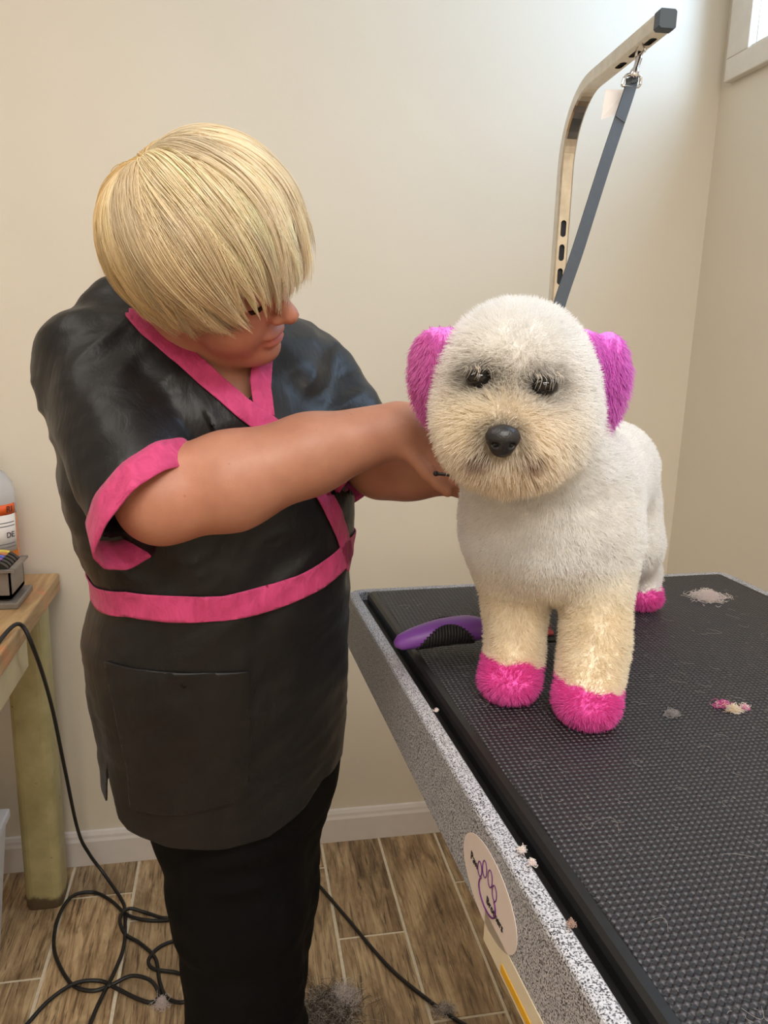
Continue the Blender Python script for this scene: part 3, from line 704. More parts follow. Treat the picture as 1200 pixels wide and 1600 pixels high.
# white bin under the bench
bp = PY(14, 1266, 1.70)
bn = thing('storage_bin', 'white plastic storage bin on the floor under the workbench', 'bin', (bp[0]-0.15, 1.62, 0))
def taper(name, x0, x1, y0, y1, z0, z1, e, mat, par):
    V = [(x0+e, y0+e, z0), (x1-e, y0+e, z0), (x1-e, y1-e, z0), (x0+e, y1-e, z0), (x0, y0, z1), (x1, y0, z1), (x1, y1, z1), (x0, y1, z1)]
    o = mesh(name, V, [(0,3,2,1),(4,5,6,7),(0,1,5,4),(1,2,6,5),(2,3,7,6),(3,0,4,7)], mat, par); bevel(o, 0.006); return o
MT['bin'] = plain('white_bin', (214, 216, 222), 0.4, var=0.03)
taper('bin_body', bp[0]-0.33, bp[0]-0.006, 1.50, 1.70, 0.0, bp[2]-0.02, 0.03, MT['bin'], bn); box('lid', (bp[0]-0.34, 1.49, bp[2]-0.022), (bp[0], 1.71, bp[2]), MT['bin'], bn, 0.004)
# ------------------------------------------------------------------ cables on the floor
MT['cord'] = plain('black_cable', (24, 23, 24), 0.45, var=0.1)
def fc(pts, z=0.0045): return [PZ(a*0.4667, 1080+b*0.4667, z) for a, b in pts]
RC = 0.0043
cA = [PX(-60, 955, -0.445)*[1, 1, 0]+[0, 0, BZ+RC], PX(-10, 966, -0.445)*[1, 1, 0]+[0, 0, BZ+RC], PY(30, 975, 1.56), PY(55, 1020, 1.57), PZ(80, 1100, 0.60), PZ(101, 1200, 0.40), PZ(122, 1298, 0.17), PZ(140, 1335, 0.085), PZ(163, 1366, 0.032)]+fc([(408, 700), (418, 745), (415, 850), (385, 935), (345, 1015), (305, 1105), (285, 1180)])
o = tube('power_cord', catmull(cA, 8), RC, MT['cord']); tag(o, 'black power cord hanging off the workbench edge down to the floor', 'cord', 'black power cords')
cB = fc([(40, 1180), (95, 1110), (170, 1042), (255, 988), (335, 970), (385, 992), (450, 1025), (505, 1042), (532, 1018), (505, 980), (440, 964), (370, 985), (310, 1003), (245, 985), (200, 920), (180, 850), (195, 770), (240, 698), (310, 673), (370, 700), (425, 748), (480, 765), (540, 768), (620, 770), (660, 800), (600, 828), (535, 856), (498, 898), (515, 930), (600, 945), (640, 990), (620, 1050), (560, 1028), (535, 975), (520, 895), (470, 845), (418, 812), (402, 770), (432, 738), (490, 742), (560, 760), (640, 740)], 0.0045)
for i in range(len(cB)): cB[i] = cB[i]+ZD*(0.0085 if i % 7 in (2, 3) else 0.0)
o = tube('power_cord', catmull(cB, 8), RC, MT['cord']); tag(o, 'tangled black power cord coiled in loops beside the trouser leg', 'cord', 'black power cords')
cC = [PZ(x, y, 0.0045) for x, y in ((440, 1330), (490, 1375), (540, 1432), (600, 1503), (650, 1548), (720, 1598), (800, 1640))]
o = tube('power_cord', catmull(cC, 8), RC, MT['cord']); tag(o, 'straight black power cord crossing the tiles towards the grooming table', 'cord', 'black power cords')
# ------------------------------------------------------------------ slicker brush on the mat
ZM = ZT-0.006+0.0076
br = thing('slicker_brush', 'purple handled slicker brush with ribbed black grip lying on the mat', 'brush', tuple(PZ(680, 1010, ZM)))
MT['purple'] = plain('purple_plastic', (136, 80, 176), 0.4, var=0.04); MT['grip'] = plain('black_rubber_grip', (36, 34, 36), 0.6)
q0, q1 = PZ(616, 1020, ZM), PZ(752, 1012, ZM); bd = (q1-q0); BL = np.linalg.norm(bd); bd /= BL; bs = np.cross(ZD, bd)
us = np.linspace(0, 1, 18); pth = np.array([q0+bd*BL*u+ZD*(0.012+0.011*math.sin(math.pi*min(1, u*0.75))+0.008*u) for u in us])
wd = np.interp(us, [0, 0.06, 0.2, 0.5, 0.85, 1], [0.005, 0.0125, 0.0165, 0.0205, 0.0215, 0.017])
prof = [(math.cos(2*math.pi*i/16), 0.82*math.sin(2*math.pi*i/16)) for i in range(16)]
V, F = sweepVF(pth, prof, rad=wd, N0=bs); hd = mesh('handle', V, F, MT['purple'], br, smooth=True)
# ribbed grip inlay wrapped on both flanks
for sgn in (1, -1):
    for i in range(20):
        u = 0.24+0.62*i/19; c_0 = q0+bd*BL*u; r_ = np.interp(u, us, wd); pz = np.array([np.interp(u, us, pth[:, j]) for j in range(3)])
        lift = max(0.0, math.sin(math.pi*(u-0.22)/0.66))**0.5
        arc = [pz+sgn*(-bs)*(r_*1.03*math.cos(a))+ZD*(0.82*r_*1.03*math.sin(a)) for a in np.linspace(math.radians(-70), math.radians(-70+122*max(lift, 0.2)), 7)]
        tube('grip_rib', arc, 0.0021, MT['grip'], hd, 6)
npth = np.array([pth[-1]-bd*0.004, pth[-1]+bd*0.006, pth[-1]+bd*0.018, pth[-1]+bd*0.040-ZD*0.004]); V, F = sweepVF(npth, prof, rad=[0.011, 0.0125, 0.0095, 0.0085], N0=bs); mesh('neck', V, F, MT['blackp'], br, smooth=True)
hc = npth[-1]+bd*0.026; hx = [bs, bd, ZD]
V, F = boxVF((-0.042, -0.026, -0.006), (0.042, 0.026, 0.004)); o = mesh('brush_head', xform(V, hc, hx), F, MT['blackp'], br); bevel(o, 0.005, 3)
V, F = boxVF((-0.038, -0.022, 0.0035), (0.038, 0.022, 0.010)); o = mesh('pad', xform(V, hc, hx), F, plain('salmon_pad', (206, 96, 100), 0.6), br); bevel(o, 0.003, 2)
pins = []
for i in range(16):
    for j in range(9):
        p0 = hc+bs*(-0.035+0.07*i/15)+bd*(-0.019+0.038*j/8)+ZD*0.009; pins.append([p0, p0+ZD*0.007, p0+ZD*0.011-bd*0.003])
strands('bristles', np.array(pins), np.array([0.0003, 0.0003, 0.0002]), MT['chrome'], br)['kind'] = 'stuff'
# ------------------------------------------------------------------ the dog
dogroot = PZ(870, 1060, ZM)
dg_ = thing('dog', 'fluffy white dog with dyed pink ears and paws standing on the mat', 'dog', tuple(dogroot))
HD = PY(805, 598, 0.752)
def eaxes(f_, up_=(0, 0, 1)):
    f_ = nrm(f_); x_ = nrm(np.cross(f_, up_)); return np.array([x_, f_, np.cross(x_, f_)])
HR = eaxes((-0.22, -0.95, -0.22))
EARL, EARR = PY(682, 588, 0.790), PY(934, 600, 0.775)
CH = PY(852, 815, 0.825); RU = PY(948, 735, 1.055)
def ear_sdf(p, C, ang, rx, rz):
    a = math.radians(ang); R_ = np.array([[math.cos(a), 0.25, math.sin(a)], [0, 1, 0], [-math.sin(a), 0, math.cos(a)]]); R_[0] = nrm(R_[0])
    return ell(p, C, (rx, 0.024, rz), R_)
LEGS = {'fl': [PY(790, 840, 0.835), PY(805, 960, 0.828), PY(802, 1040, 0.822), PY(797, 1060, 0.812)],
        'fr': [PY(934, 850, 0.800), PY(930, 1000, 0.772), PY(920, 1080, 0.758), PY(916, 1096, 0.745)],
        'hr': [PY(975, 790, 1.06), PY(985, 850, 1.045), PY(1000, 893, 1.105), PY(990, 936, 1.09)],
        'hl': [PY(905, 790, 1.12), PY(915, 850, 1.11), PY(930, 885, 1.165), PY(920, 925, 1.15)]}
for k in LEGS:
    LEGS[k] = [np.array(v) for v in LEGS[k]]; LEGS[k][3][2] = ZM+0.026; LEGS[k][2][2] = max(LEGS[k][2][2], ZM+0.045)
LR = {'fl': (0.042, 0.028, 0.026, 0.025), 'fr': (0.044, 0.030, 0.028, 0.027), 'hr': (0.050, 0.040, 0.024, 0.025), 'hl': (0.05, 0.04, 0.024, 0.025)}
def dog_body(p):
    d = ell(p, HD, (0.068, 0.070, 0.073), HR)
    d = smin(d, ell(p, PY(800, 660, 0.722), (0.067, 0.058, 0.044), HR), 0.03)
    d = smin(d, ell(p, PY(790, 690, 0.686), (0.040, 0.038, 0.030), HR), 0.03)
    d = smin(d, ell(p, PY(797, 694, 0.715), (0.046, 0.041, 0.024), HR), 0.025)
    d = smin(d, rcone(p, PY(820, 660, 0.775), PY(850, 780, 0.82), 0.066, 0.082), 0.03)
    d = smin(d, ell(p, CH, (0.084, 0.082, 0.090)), 0.04)
    d = smin(d, rcone(p, CH+[0.03, 0.03, 0.02], RU, 0.082, 0.070), 0.05)
    for k in LEGS:
        L_ = LEGS[k]; r_ = LR[k]
        for i in range(3): d = smin(d, rcone(p, L_[i], L_[i+1], r_[i], r_[i+1]), 0.022)
        toe = L_[3]+(np.array([-0.006, -0.014, 0]) if k[0] == 'f' else np.array([0.004, -0.012, 0])); toe[2] = ZM+0.022
        d = smin(d, ell(p, toe, (0.031, 0.033, 0.021)), 0.015)
    d = smin(d, rcone(p, RU+[0.03, 0.04, 0.02], RU+[0.045, 0.09, -0.01], 0.028, 0.02), 0.02)
    return d
def dog_ears(p):
    a = ear_sdf(p, EARL, 10, 0.019, 0.050); b = ear_sdf(p, EARR, -10, 0.023, 0.056)
    a = smin(a, rcone(p, PY(706, 530, 0.785), EARL, 0.012, 0.014), 0.015); b = smin(b, rcone(p, PY(912, 530, 0.77), EARR, 0.012, 0.015), 0.015)
    return np.minimum(a, b)
EYES = []
def dog(p):
    d = smin(dog_body(p), dog_ears(p), 0.008)
    for (c, r_) in EYES: d = smax(d, -(np.linalg.norm(p-c, axis=1)-r_), 0.008)
    return smax(d, ZM+0.0012-p[:, 2], 0.004)
for (x, y) in ((748, 591), (851, 603)):
    e_ = hit(x, y, dog_body); EYES.append((e_-nrm(ray(x, y))*0.002, 0.0125))
eye_c = [e[0] for e in EYES]
lo = np.array([0.12, 0.60, ZM-0.006]); hi = np.array([0.78, 1.28, 1.52])
V, Q = polygonise(dog, lo, hi, 0.0044)
V = relax(V, Q, 2, 0.5)
PINK_E, PINK_P = lin((226, 134, 218)), lin((240, 108, 192))
def dog_tint(p):
    n = len(p); c = np.tile(np.array(lin((252, 250, 248))), (n, 1))
    def blend(col, w): c[:] = c*(1-w[:, None])+np.array(lin(col))*w[:, None]
    mz = np.exp(-(np.linalg.norm((p-PY(790, 705, 0.68))/[0.060, 0.06, 0.050], axis=1)**2))
    blend((246, 231, 206), np.clip(mz*1.0, 0, 0.9))
    face = np.exp(-(np.linalg.norm((p-PY(730, 660, 0.70))/[0.05, 0.06, 0.055], axis=1)**2)); blend((246, 236, 214), face*0.6)
    legs = np.clip((ZM+0.175-p[:, 2])/0.06, 0, 1)*(p[:, 1] < 0.95); blend((251, 240, 220), legs*0.9)
    for e_ in eye_c:
        w = np.exp(-(np.linalg.norm((p-e_)/[0.021, 0.03, 0.016], axis=1)**2)); blend((70, 60, 54), w*0.9)
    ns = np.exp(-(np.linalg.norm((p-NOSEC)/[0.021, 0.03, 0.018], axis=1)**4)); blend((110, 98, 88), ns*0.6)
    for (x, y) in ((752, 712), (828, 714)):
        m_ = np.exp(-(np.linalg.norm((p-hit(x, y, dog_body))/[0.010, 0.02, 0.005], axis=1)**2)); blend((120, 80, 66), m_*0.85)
    return c
NOSEC = hit(784, 684, dog_body)
def regions(p):
    e_ = dog_ears(p) < dog_body(p)-0.002
    w = 0.0015*np.sin(p[:, 0]*260)+0.001*np.sin(p[:, 1]*330)
    hz = np.where(p[:, 1] < 0.95, 0.040, 0.034)+np.where(p[:, 1] < 0.95, 0.25*(np.where(p[:, 1] < 0.788, 0.385, 0.325)-p[:, 0])*0.6, 0)
    pw = (p[:, 2] < ZM+hz+w)
    return e_, pw
tint = dog_tint(V); e_, pw = regions(V)
tint[e_] = PINK_E; tint[pw] = PINK_P
mesh('body', V, Q, MT['undercoat'], dg_, smooth=True, tint=tint)
# fur
def sample(V, Q, n):
    T_ = tris(Q); a, b, c = V[T_[:, 0]], V[T_[:, 1]], V[T_[:, 2]]
    ar_ = np.linalg.norm(np.cross(b-a, c-a), axis=1); idx = rng.choice(len(T_), n, p=ar_/ar_.sum())
    u, v = rng.random(n), rng.random(n); m_ = u+v > 1; u[m_], v[m_] = 1-u[m_], 1-v[m_]
    return a[idx]+u[:, None]*(b-a)[idx]+v[:, None]*(c-a)[idx]
NF = 215000
R0 = sample(V, Q, NF); R0 = R0[R0[:, 2] > ZM+0.004]
far = R0[:, 1] > 1.0
R0 = R0[~far | (rng.random(len(R0)) < 0.75)]
e_, pw = regions(R0); NN = grad(dog, R0, 0.004); n = len(R0)
cl_ = np.stack([vnoise(R0*75+i*31, i)-0.5 for i in range(3)], 1)        # clumping field
fine = rng.normal(size=(n, 3))
headw = np.clip((R0[:, 2]-(ZM+0.245))/0.03, 0, 1)*(R0[:, 1] < 0.86)
L_ = 0.0085+0.0065*headw
muz = np.exp(-(np.linalg.norm((R0-PY(795, 700, 0.685))/[0.06, 0.06, 0.045], axis=1)**2)); L_ = L_+0.003*muz
L_[e_] = 0.014*np.clip(1.1-0.8*NN[e_, 2], 0.3, 1); L_[pw] = 0.009
neye = np.min([np.linalg.norm((R0-(c-[0, 0, 0.0015]))*[0.82, 1, 1.25], axis=1) for c in eye_c], axis=0); nn_ = np.linalg.norm(R0-NOSEC, axis=1)
L_ *= np.clip((neye-0.004)/0.02, 0.25, 1)
L_ *= 0.85+0.3*rng.random(n)
D_ = NN+0.35*cl_+0.14*fine
down = np.zeros((n, 3)); down[:, 2] = -1
D_ += down*(0.25+1.1*muz+1.3*e_)[:, None]*0.7
D_ += (-HR[2]*1.0+0)[None]*0
toward = (R0-NOSEC); toward /= np.linalg.norm(toward, axis=1, keepdims=True)+1e-6
nw = np.exp(-(nn_/0.05)**2); D_ += toward*(0.35*nw)[:, None]
D_ /= np.linalg.norm(D_, axis=1, keepdims=True)
keep = (nn_ > 0.0135) & (neye > 0.0115)
R0, D_, NN, L_, e_, pw, cl_, fine = [a[keep] for a in (R0, D_, NN, L_, e_, pw, cl_, fine)]
n = len(R0); ts = np.array([0, 0.35, 0.7, 1.0]); bend = (-0.35*NN*0+down[:n]*0.25+0.5*cl_+0.12*fine)
pts = R0[:, None]-0.001*NN[:, None]+L_[:, None, None]*(ts[None, :, None]*D_[:, None]+(ts**2)[None, :, None]*0.35*bend[:, None])
pts[:, :, 2] = np.maximum(pts[:, :, 2], ZM+0.0006)
tint = dog_tint(R0); var = 1+0.03*rng.normal(size=n); tint = np.clip(tint*var[:, None], 0, 0.97)
tint[e_] = np.array(PINK_E)*(0.85+0.35*rng.random((e_.sum(), 1)))
lft = e_ & (R0[:, 0] < HD[0]); tint[lft] = np.array(lin((226, 130, 200)))*(0.85+0.3*rng.random((lft.sum(), 1)))
tint[pw] = np.array(PINK_P)*(0.85+0.35*rng.random((pw.sum(), 1))); tint = np.clip(tint, 0, 0.97)
rad = np.array([0.00032, 0.00031, 0.00024, 0.00008])
def fpart(name, m_, label):
    o = strands(name, pts[m_], rad, MT['fur'], dg_, tint[m_]); o['kind'] = 'stuff'; o['label'] = label
fpart('coat', ~e_ & ~pw, 'scissored fluffy white coat')
fpart('ear_fur', e_ & (R0[:, 0] < HD[0]), 'dusty pink dyed ear fur'); fpart('ear_fur', e_ & (R0[:, 0] >= HD[0]), 'orchid pink dyed ear fur')
pm = np.stack([np.linalg.norm((R0-LEGS[k][3])[:, :2], axis=1) for k in ('fl', 'fr', 'hr', 'hl')]).argmin(0)
for i in range(4): fpart('paw_fur', pw & (pm == i), 'bright pink dyed paw fur')
# nose leather, eyes, mouth line
nd = nrm([-0.20, -0.97, -0.10]); nx = nrm(np.cross(nd, ZD)); nz = np.cross(nx, nd); NC = NOSEC+nd*0.006
def nose(p):
    q = np.stack([(p-NC)@nx, (p-NC)@nd, (p-NC)@nz], 1)
    d = ell(q, (0, 0, 0.002), (0.0155, 0.0125, 0.0112)); d = smin(d, ell(q, (0, -0.001, -0.007), (0.0105, 0.010, 0.0095)), 0.006)
    for s_ in (-1, 1): d = smax(d, -ell(q, (s_*0.0078, 0.0105, -0.0035), (0.0036, 0.006, 0.0026)), 0.002)
    return smax(d, -ell(q, (0, 0.014, -0.010), (0.0009, 0.005, 0.008)), 0.001)
V, Q = polygonise(nose, NC-0.026, NC+0.026, 0.0009); mesh('nose', V, Q, MT['dognose'], dg_, smooth=True)
def ball(name, c, r_, mat, par, sc=(1, 1, 1), k=20):
    V = []; F = []; h_ = k//2
    for i in range(h_+1):
        for j in range(k):
            a, b = math.pi*i/h_, 2*math.pi*j/k; V.append((c[0]+sc[0]*r_*math.sin(a)*math.cos(b), c[1]+sc[1]*r_*math.sin(a)*math.sin(b), c[2]+sc[2]*r_*math.cos(a)))
    for i in range(h_):
        for j in range(k): F.append((i*k+j, (i+1)*k+j, (i+1)*k+(j+1) % k, i*k+(j+1) % k))
    return mesh(name, V, F, mat, par, smooth=True)
for c in eye_c: ball('eye', c+nrm(c-EYE)*0.0022, 0.0112, MT['dogeye'], dg_, (1.12, 1, 0.8))
# wisps of brow hair that fall over the eyes
W_ = []
for c in eye_c:
    for i in range(15):
        x_ = rng.normal()*0.008; s_ = c+np.array([x_, -0.006, 0.010+rng.random()*0.004])
        e2 = c+np.array([x_*1.25+rng.normal()*0.002, -0.0125, 0.004-0.008*rng.random()]); W_.append([s_, s_*0.6+e2*0.4+[0, -0.007, 0.001], e2])
o = strands('brow_wisps', np.array(W_), np.array([0.00028, 0.0002, 0.00006]), MT['fur'], dg_, np.tile(np.array(lin((226, 216, 204))), (len(W_), 1))); o['kind'] = 'stuff'
# ------------------------------------------------------------------ loose fur on mat and floor
def tuft(label, c, n_, ln, spread, cols, flat=0.35, grp='loose fur tufts'):
    P_ = []; tn = []
    for i in range(n_):
        a = rng.random()*6.283; r_ = abs(rng.normal())*0.5; b = np.array([c[0]+spread[0]*r_*math.cos(a), c[1]+spread[1]*r_*math.sin(a), c[2]+0.0008+rng.random()*spread[2]*max(0, 1-r_*0.6)])
        th = rng.random()*6.283; d = np.array([math.cos(th), math.sin(th), flat*rng.normal()])*ln*(0.5+rng.random()*0.8); w = rng.normal(size=3)*ln*0.35
        p = np.array([b-d*0.5, b-d*0.15+w*0.5, b+d*0.2+w*0.6, b+d*0.5]); p[:, 2] = np.maximum(p[:, 2], c[2]+0.0006); P_.append(p); tn.append(lin(cols[int(rng.integers(len(cols)))]))
    o = strands('fur_tuft', np.array(P_), np.array([0.00025, 0.00032, 0.0003, 0.0001]), MT['fur'], None, np.array(tn)); tag(o, label, 'fur', grp); return o
WH = [(244, 238, 232), (236, 226, 220), (240, 225, 228)]; PK = [(222, 90, 170), (236, 150, 196), (214, 60, 150)]; GY = [(150, 140, 128), (190, 180, 168), (110, 96, 84), (214, 206, 196)]
tuft('wispy white fur tuft lying on the far right of the mat', PZ(1105, 936, ZM), 900, 0.014, (0.028, 0.022, 0.012), WH)
tuft('tiny white fur speck near the far edge of the mat', PZ(1032, 908, ZM), 90, 0.006, (0.006, 0.004, 0.003), WH)
tuft('bright pink end of a fur clipping on the mat', PZ(1128, 1104, ZM), 260, 0.008, (0.010, 0.005, 0.005), PK+WH[:1], grp=None)
tuft('cream fur clipping beside the pink one on the mat', PZ(1146, 1111, ZM), 240, 0.009, (0.009, 0.006, 0.005), WH[:1]+[(240, 222, 190)])
tuft('small pink fur speck at the tip of the cream clipping', PZ(1163, 1107, ZM), 140, 0.006, (0.006, 0.004, 0.004), PK[1:2]+WH[:1])
tuft('faint grey fur wisp between the pink paw and the pink clipping', PZ(1050, 1117, ZM), 90, 0.010, (0.007, 0.007, 0.002), [(170, 166, 164)])
tuft('white fur bead caught in the gap beside the mat border', PZ(831, 1351, ZM-0.006), 260, 0.003, (0.003, 0.003, 0.004), WH)
tuft('fluffy white wisp in the mat gap above the oval sticker', PZ(815, 1332, ZM-0.006), 90, 0.005, (0.003, 0.004, 0.004), WH)
tuft('pinkish fur crumb in the mat gap nearest the camera', PZ(892, 1446, ZM-0.006), 110, 0.003, (0.003, 0.003, 0.003), [(196, 170, 156), (170, 140, 126)])
tuft('small white crumb of fur in the mat gap by the brush', PZ(682, 1112, ZM-0.006), 80, 0.003, (0.0025, 0.0025, 0.003), WH)
tuft('large pile of brown and white fur on the floor behind the trousers', PZ(512, 1588, 0.0), 3200, 0.030, (0.075, 0.075, 0.024), [(84, 70, 58)]*3+GY+[(226, 218, 208)], 0.3)
tuft('white fluff beside the brown fur pile on the floor', PZ(538, 1566, 0.0), 700, 0.03, (0.03, 0.04, 0.03), WH+GY[1:2], 0.6)
tuft('small ball of white fluff on the floor by the coiled cord', PZ(253, 1570, 0.0), 420, 0.014, (0.016, 0.016, 0.014), WH, 0.6)
tuft('grey fluff lying against the straight cord on the floor', PZ(694, 1581, 0.0), 500, 0.018, (0.03, 0.016, 0.014), GY[1:]+WH, 0.5)
H_ = []
for i in range(300):
    u, v = 0.06+rng.random()*0.60, 0.08+rng.random()**0.8*0.85; b = TP(u, v, 0)*[1, 1, 0]+[0, 0, ZM+0.0004]; th = rng.random()*6.283; ln = 0.004+0.022*rng.random()**3
    d = np.array([math.cos(th), math.sin(th), 0])*ln; s_ = np.array([-d[1], d[0], 0])*rng.normal()*0.35; H_.append([b, b+d*0.35+s_+[0, 0, 0.0006], b+d*0.7+s_+[0, 0, 0.0004], b+d])
o = strands('loose_hairs', np.array(H_), np.array([0.00009]*4), MT['fur'], None, np.tile(np.array(lin((205, 200, 196))), (len(H_), 1))); tag(o, 'fine loose hairs scattered over the black mat', 'hair', kind='stuff')
# ------------------------------------------------------------------ the groomer
pr0 = thing('person', 'blond person in a black tunic with pink trim leaning over the dog', 'person', (-0.03, 1.07, 0.0))
FA = math.radians(20); FACE = np.array([math.sin(FA), -math.cos(FA), 0]); SIDE = np.array([math.cos(FA), math.sin(FA), 0])
RINGS = [  # pixel row, left, right, distance into the room, half depth
    (482, 225, 400, 1.12, 0.055), (498, 185, 440, 1.11, 0.075), (522, 148, 480, 1.10, 0.098), (572, 116, 515, 1.09, 0.118), (640, 105, 540, 1.08, 0.135), (720, 103, 543, 1.075, 0.145),
    (800, 116, 541, 1.07, 0.150), (880, 146, 541, 1.07, 0.150), (920, 150, 542, 1.07, 0.150), (980, 134, 538, 1.075, 0.155), (1050, 142, 538, 1.08, 0.155), (1120, 157, 535, 1.085, 0.150),
    (1200, 163, 528, 1.09, 0.145), (1270, 178, 520, 1.09, 0.140), (1340, 195, 510, 1.09, 0.138), (1420, 210, 500, 1.09, 0.135)]
_rz, _rx, _ry, _ra, _rb = [], [], [], [], []
for (y, xl, xr, Yc, b) in RINGS:
    a_, c_ = PY(xl, y, Yc), PY(xr, y, Yc); m_ = (a_+c_)/2; w = abs(c_[0]-a_[0])/2; sa = math.sin(FA)
    _rz.append(m_[2]); _rx.append(m_[0]); _ry.append(m_[1]); _ra.append(math.sqrt(max(w*w-(b*sa)**2, 0.0009))/math.cos(FA)); _rb.append(b)
o_ = np.argsort(_rz); _rz, _rx, _ry, _ra, _rb = [np.array(v)[o_] for v in (_rz, _rx, _ry, _ra, _rb)]
def torso_loc(p):
    z = p[:, 2]; cx_, cy_ = np.interp(z, _rz, _rx), np.interp(z, _rz, _ry)
    q = np.stack([p[:, 0]-cx_, p[:, 1]-cy_], 1); return q@SIDE[:2], q@FACE[:2]
def torso(p, grow=0.0):
    s_, f_ = torso_loc(p); z = p[:, 2]; a = np.interp(z, _rz, _ra)+grow; b = np.interp(z, _rz, _rb)+grow
    k = (np.abs(s_/a)**2.3+np.abs(f_/b)**2.3)**(1/2.3); d = (k-1)*np.minimum(a, b)
    return smax(smax(d, z-(_rz[-1]+grow), 0.03), _rz[0]-z, 0.01)
SR, ER, WR = PY(150, 566, 1.045), PY(254, 778, 0.893), PY(618, 670, 0.905)
SL, EL, WL = PY(484, 598, 1.15), PY(598, 722, 1.04), PY(722, 738, 0.95)
RCN = PY(258, 801, 0.886); RAX = nrm([0.67, -0.54, -0.51]); RE2 = PY(236, 792, 0.886)
LCN = PY(584, 738, 1.045); LAX = nrm(nrm(LCN-SL)*0.7+nrm([0.75, -0.3, -0.5])*0.5); LE2 = LCN
def sleeve(p, S0, C, A, r0, r1, cav, E2):
    tdir = nrm(E2-S0); d = rcone(p, S0, E2+tdir*0.06, r0, r1*1.02); ax = (p-C)@A+0.031
    d = smax(d, ax, 0.003)
    inner = rcone(p, S0+(E2-S0)*0.55, E2+tdir*0.08, r1*0.66, r1-0.010)
    return smax(d, -inner, 0.003) if cav else d
def folds(p):
    q1 = p@np.array([[0.8, 0.2, 0.5], [-0.3, 0.9, 0.3], [-0.55, -0.2, 0.8]]).T
    n1 = vnoise(q1*[9, 9, 26], 1); n2 = vnoise(p@np.array([[0.7, 0, -0.7], [0, 1, 0], [0.7, 0, 0.7]]).T*[8, 8, 30]+7, 2); n3 = vnoise(p*[26, 26, 9], 3)
    up = np.clip((p[:, 2]-0.98)/0.2, 0.25, 1)
    n4 = vnoise(p@np.array([[0.9, 0, 0.43], [0, 1, 0], [-0.43, 0, 0.9]]).T*[22, 16, 60]+3, 4)
    return 0.010*(1-np.abs(2*n1-1))*up+0.008*(n2-0.5)*up+0.005*(n3-0.5)+0.0022*(1-np.abs(2*n4-1))
def tunic(p, cav=True):
    d = torso(p)
    d = smin(d, rcone(p, PY(200, 500, 1.10), SR, 0.050, 0.064), 0.05)
    d = smin(d, rcone(p, PY(415, 528, 1.13), SL, 0.044, 0.060), 0.05)
    d = smin(d, sleeve(p, SR, RCN, RAX, 0.063, 0.071, cav, RE2), 0.010)
    d = smin(d, sleeve(p, SL, LCN, LAX, 0.057, 0.069, cav, LE2), 0.02)
    fk = 1.0
    for (S0, C, A, r0, r1, E2) in ((SR, RCN, RAX, 0.063, 0.071, RE2), (SL, LCN, LAX, 0.057, 0.069, LE2)):
        near = sleeve(p, S0, C, A, r0, r1, False, E2) < 0.03
        fk = np.where(near, np.minimum(fk, np.clip((-((p-C)@A)-0.03)/0.05, 0, 1)), fk)
    return d-folds(p)*fk+0.004
tun0 = lambda p: tunic(p)
V, Q = polygonise(tunic, (-0.34, 0.74, 0.58), (0.32, 1.34, 1.53), 0.0046)
V = relax(V, Q, 1, 0.4)
TV, TT = V, tris(Q); TN = grad(tunic, TV, 0.004)
def sz(x, y):
    p = hit(x, y, tunic); 
    if p is None: p = PY(x, y, 1.0)
    a, b = torso_loc(p[None]); return np.array([a[0], p[2]])
def szline(pts): return np.array([sz(*q) for q in pts])
def seg_dist(Pq, line):
    d = np.full(len(Pq), 9.0)
    for i in range(len(line)-1):
        a, b = line[i], line[i+1]; ab = b-a; t_ = np.clip(((Pq-a)@ab)/(ab@ab+1e-12), 0, 1); d = np.minimum(d, np.linalg.norm(Pq-(a+t_[:, None]*ab), axis=1))
    return d
def fld(P):
    s_, f_ = torso_loc(P); return np.stack([s_, P[:, 2]], 1), f_
def poly_in(Pq, poly):   # signed distance to polygon, positive inside
    d = seg_dist(Pq, np.vstack([poly, poly[:1]])); ins = np.zeros(len(Pq), bool); n_ = len(poly)
    for i in range(n_):
        a, b = poly[i], poly[(i+1) % n_]; c_ = ((a[1] > Pq[:, 1]) != (b[1] > Pq[:, 1])) & (Pq[:, 0] < (b[0]-a[0])*(Pq[:, 1]-a[1])/(b[1]-a[1]+1e-12)+a[0]); ins ^= c_
    return np.where(ins, d, -d)
STR1 = szline([(190, 468), (232, 512), (312, 580), (378, 638), (446, 686), (505, 770), (532, 830), (545, 878)])
STR2 = szline([(424, 500), (412, 550), (406, 600), (412, 648)])
OPEN = szline([(200, 456), (240, 506), (318, 572), (384, 630), (402, 605), (412, 545), (425, 495), (420, 470)])
OPEN = np.vstack([OPEN, [[OPEN[-1][0], 1.60], [OPEN[0][0], 1.60]]])
HEM = szline([(172, 1262), (200, 1298), (255, 1322), (350, 1328), (420, 1308), (480, 1258), (505, 1218)])
def armside(P):   # 1 where the point belongs to a sleeve rather than the torso
    return np.minimum(sleeve(P, SR, RCN, RAX, 0.063, 0.071, False, RE2), sleeve(P, SL, LCN, LAX, 0.057, 0.069, False, LE2)) < torso(P)-0.004
q_, f_ = fld(TV); hemz = np.interp(q_[:, 0], HEM[:, 0], HEM[:, 1])
slit = sz(172, 1195)
g = q_[:, 1]-hemz
w_s = np.clip((slit[1]-q_[:, 1])*0.22, 0, 0.03)
g = np.minimum(g, np.where((q_[:, 0] < -0.10) & (q_[:, 1] < slit[1]), np.abs(f_-0.035)-w_s, 1))
op = poly_in(q_, OPEN); g = np.minimum(g, np.where(f_ > 0.0, -op, 1))
CV, CT = clip(TV, TT, g)
tu = mesh('tunic', CV, CT, MT['scrub'], pr0, smooth=True); solidify(tu, 0.002, -1); tu['label'] = 'black wrap tunic'
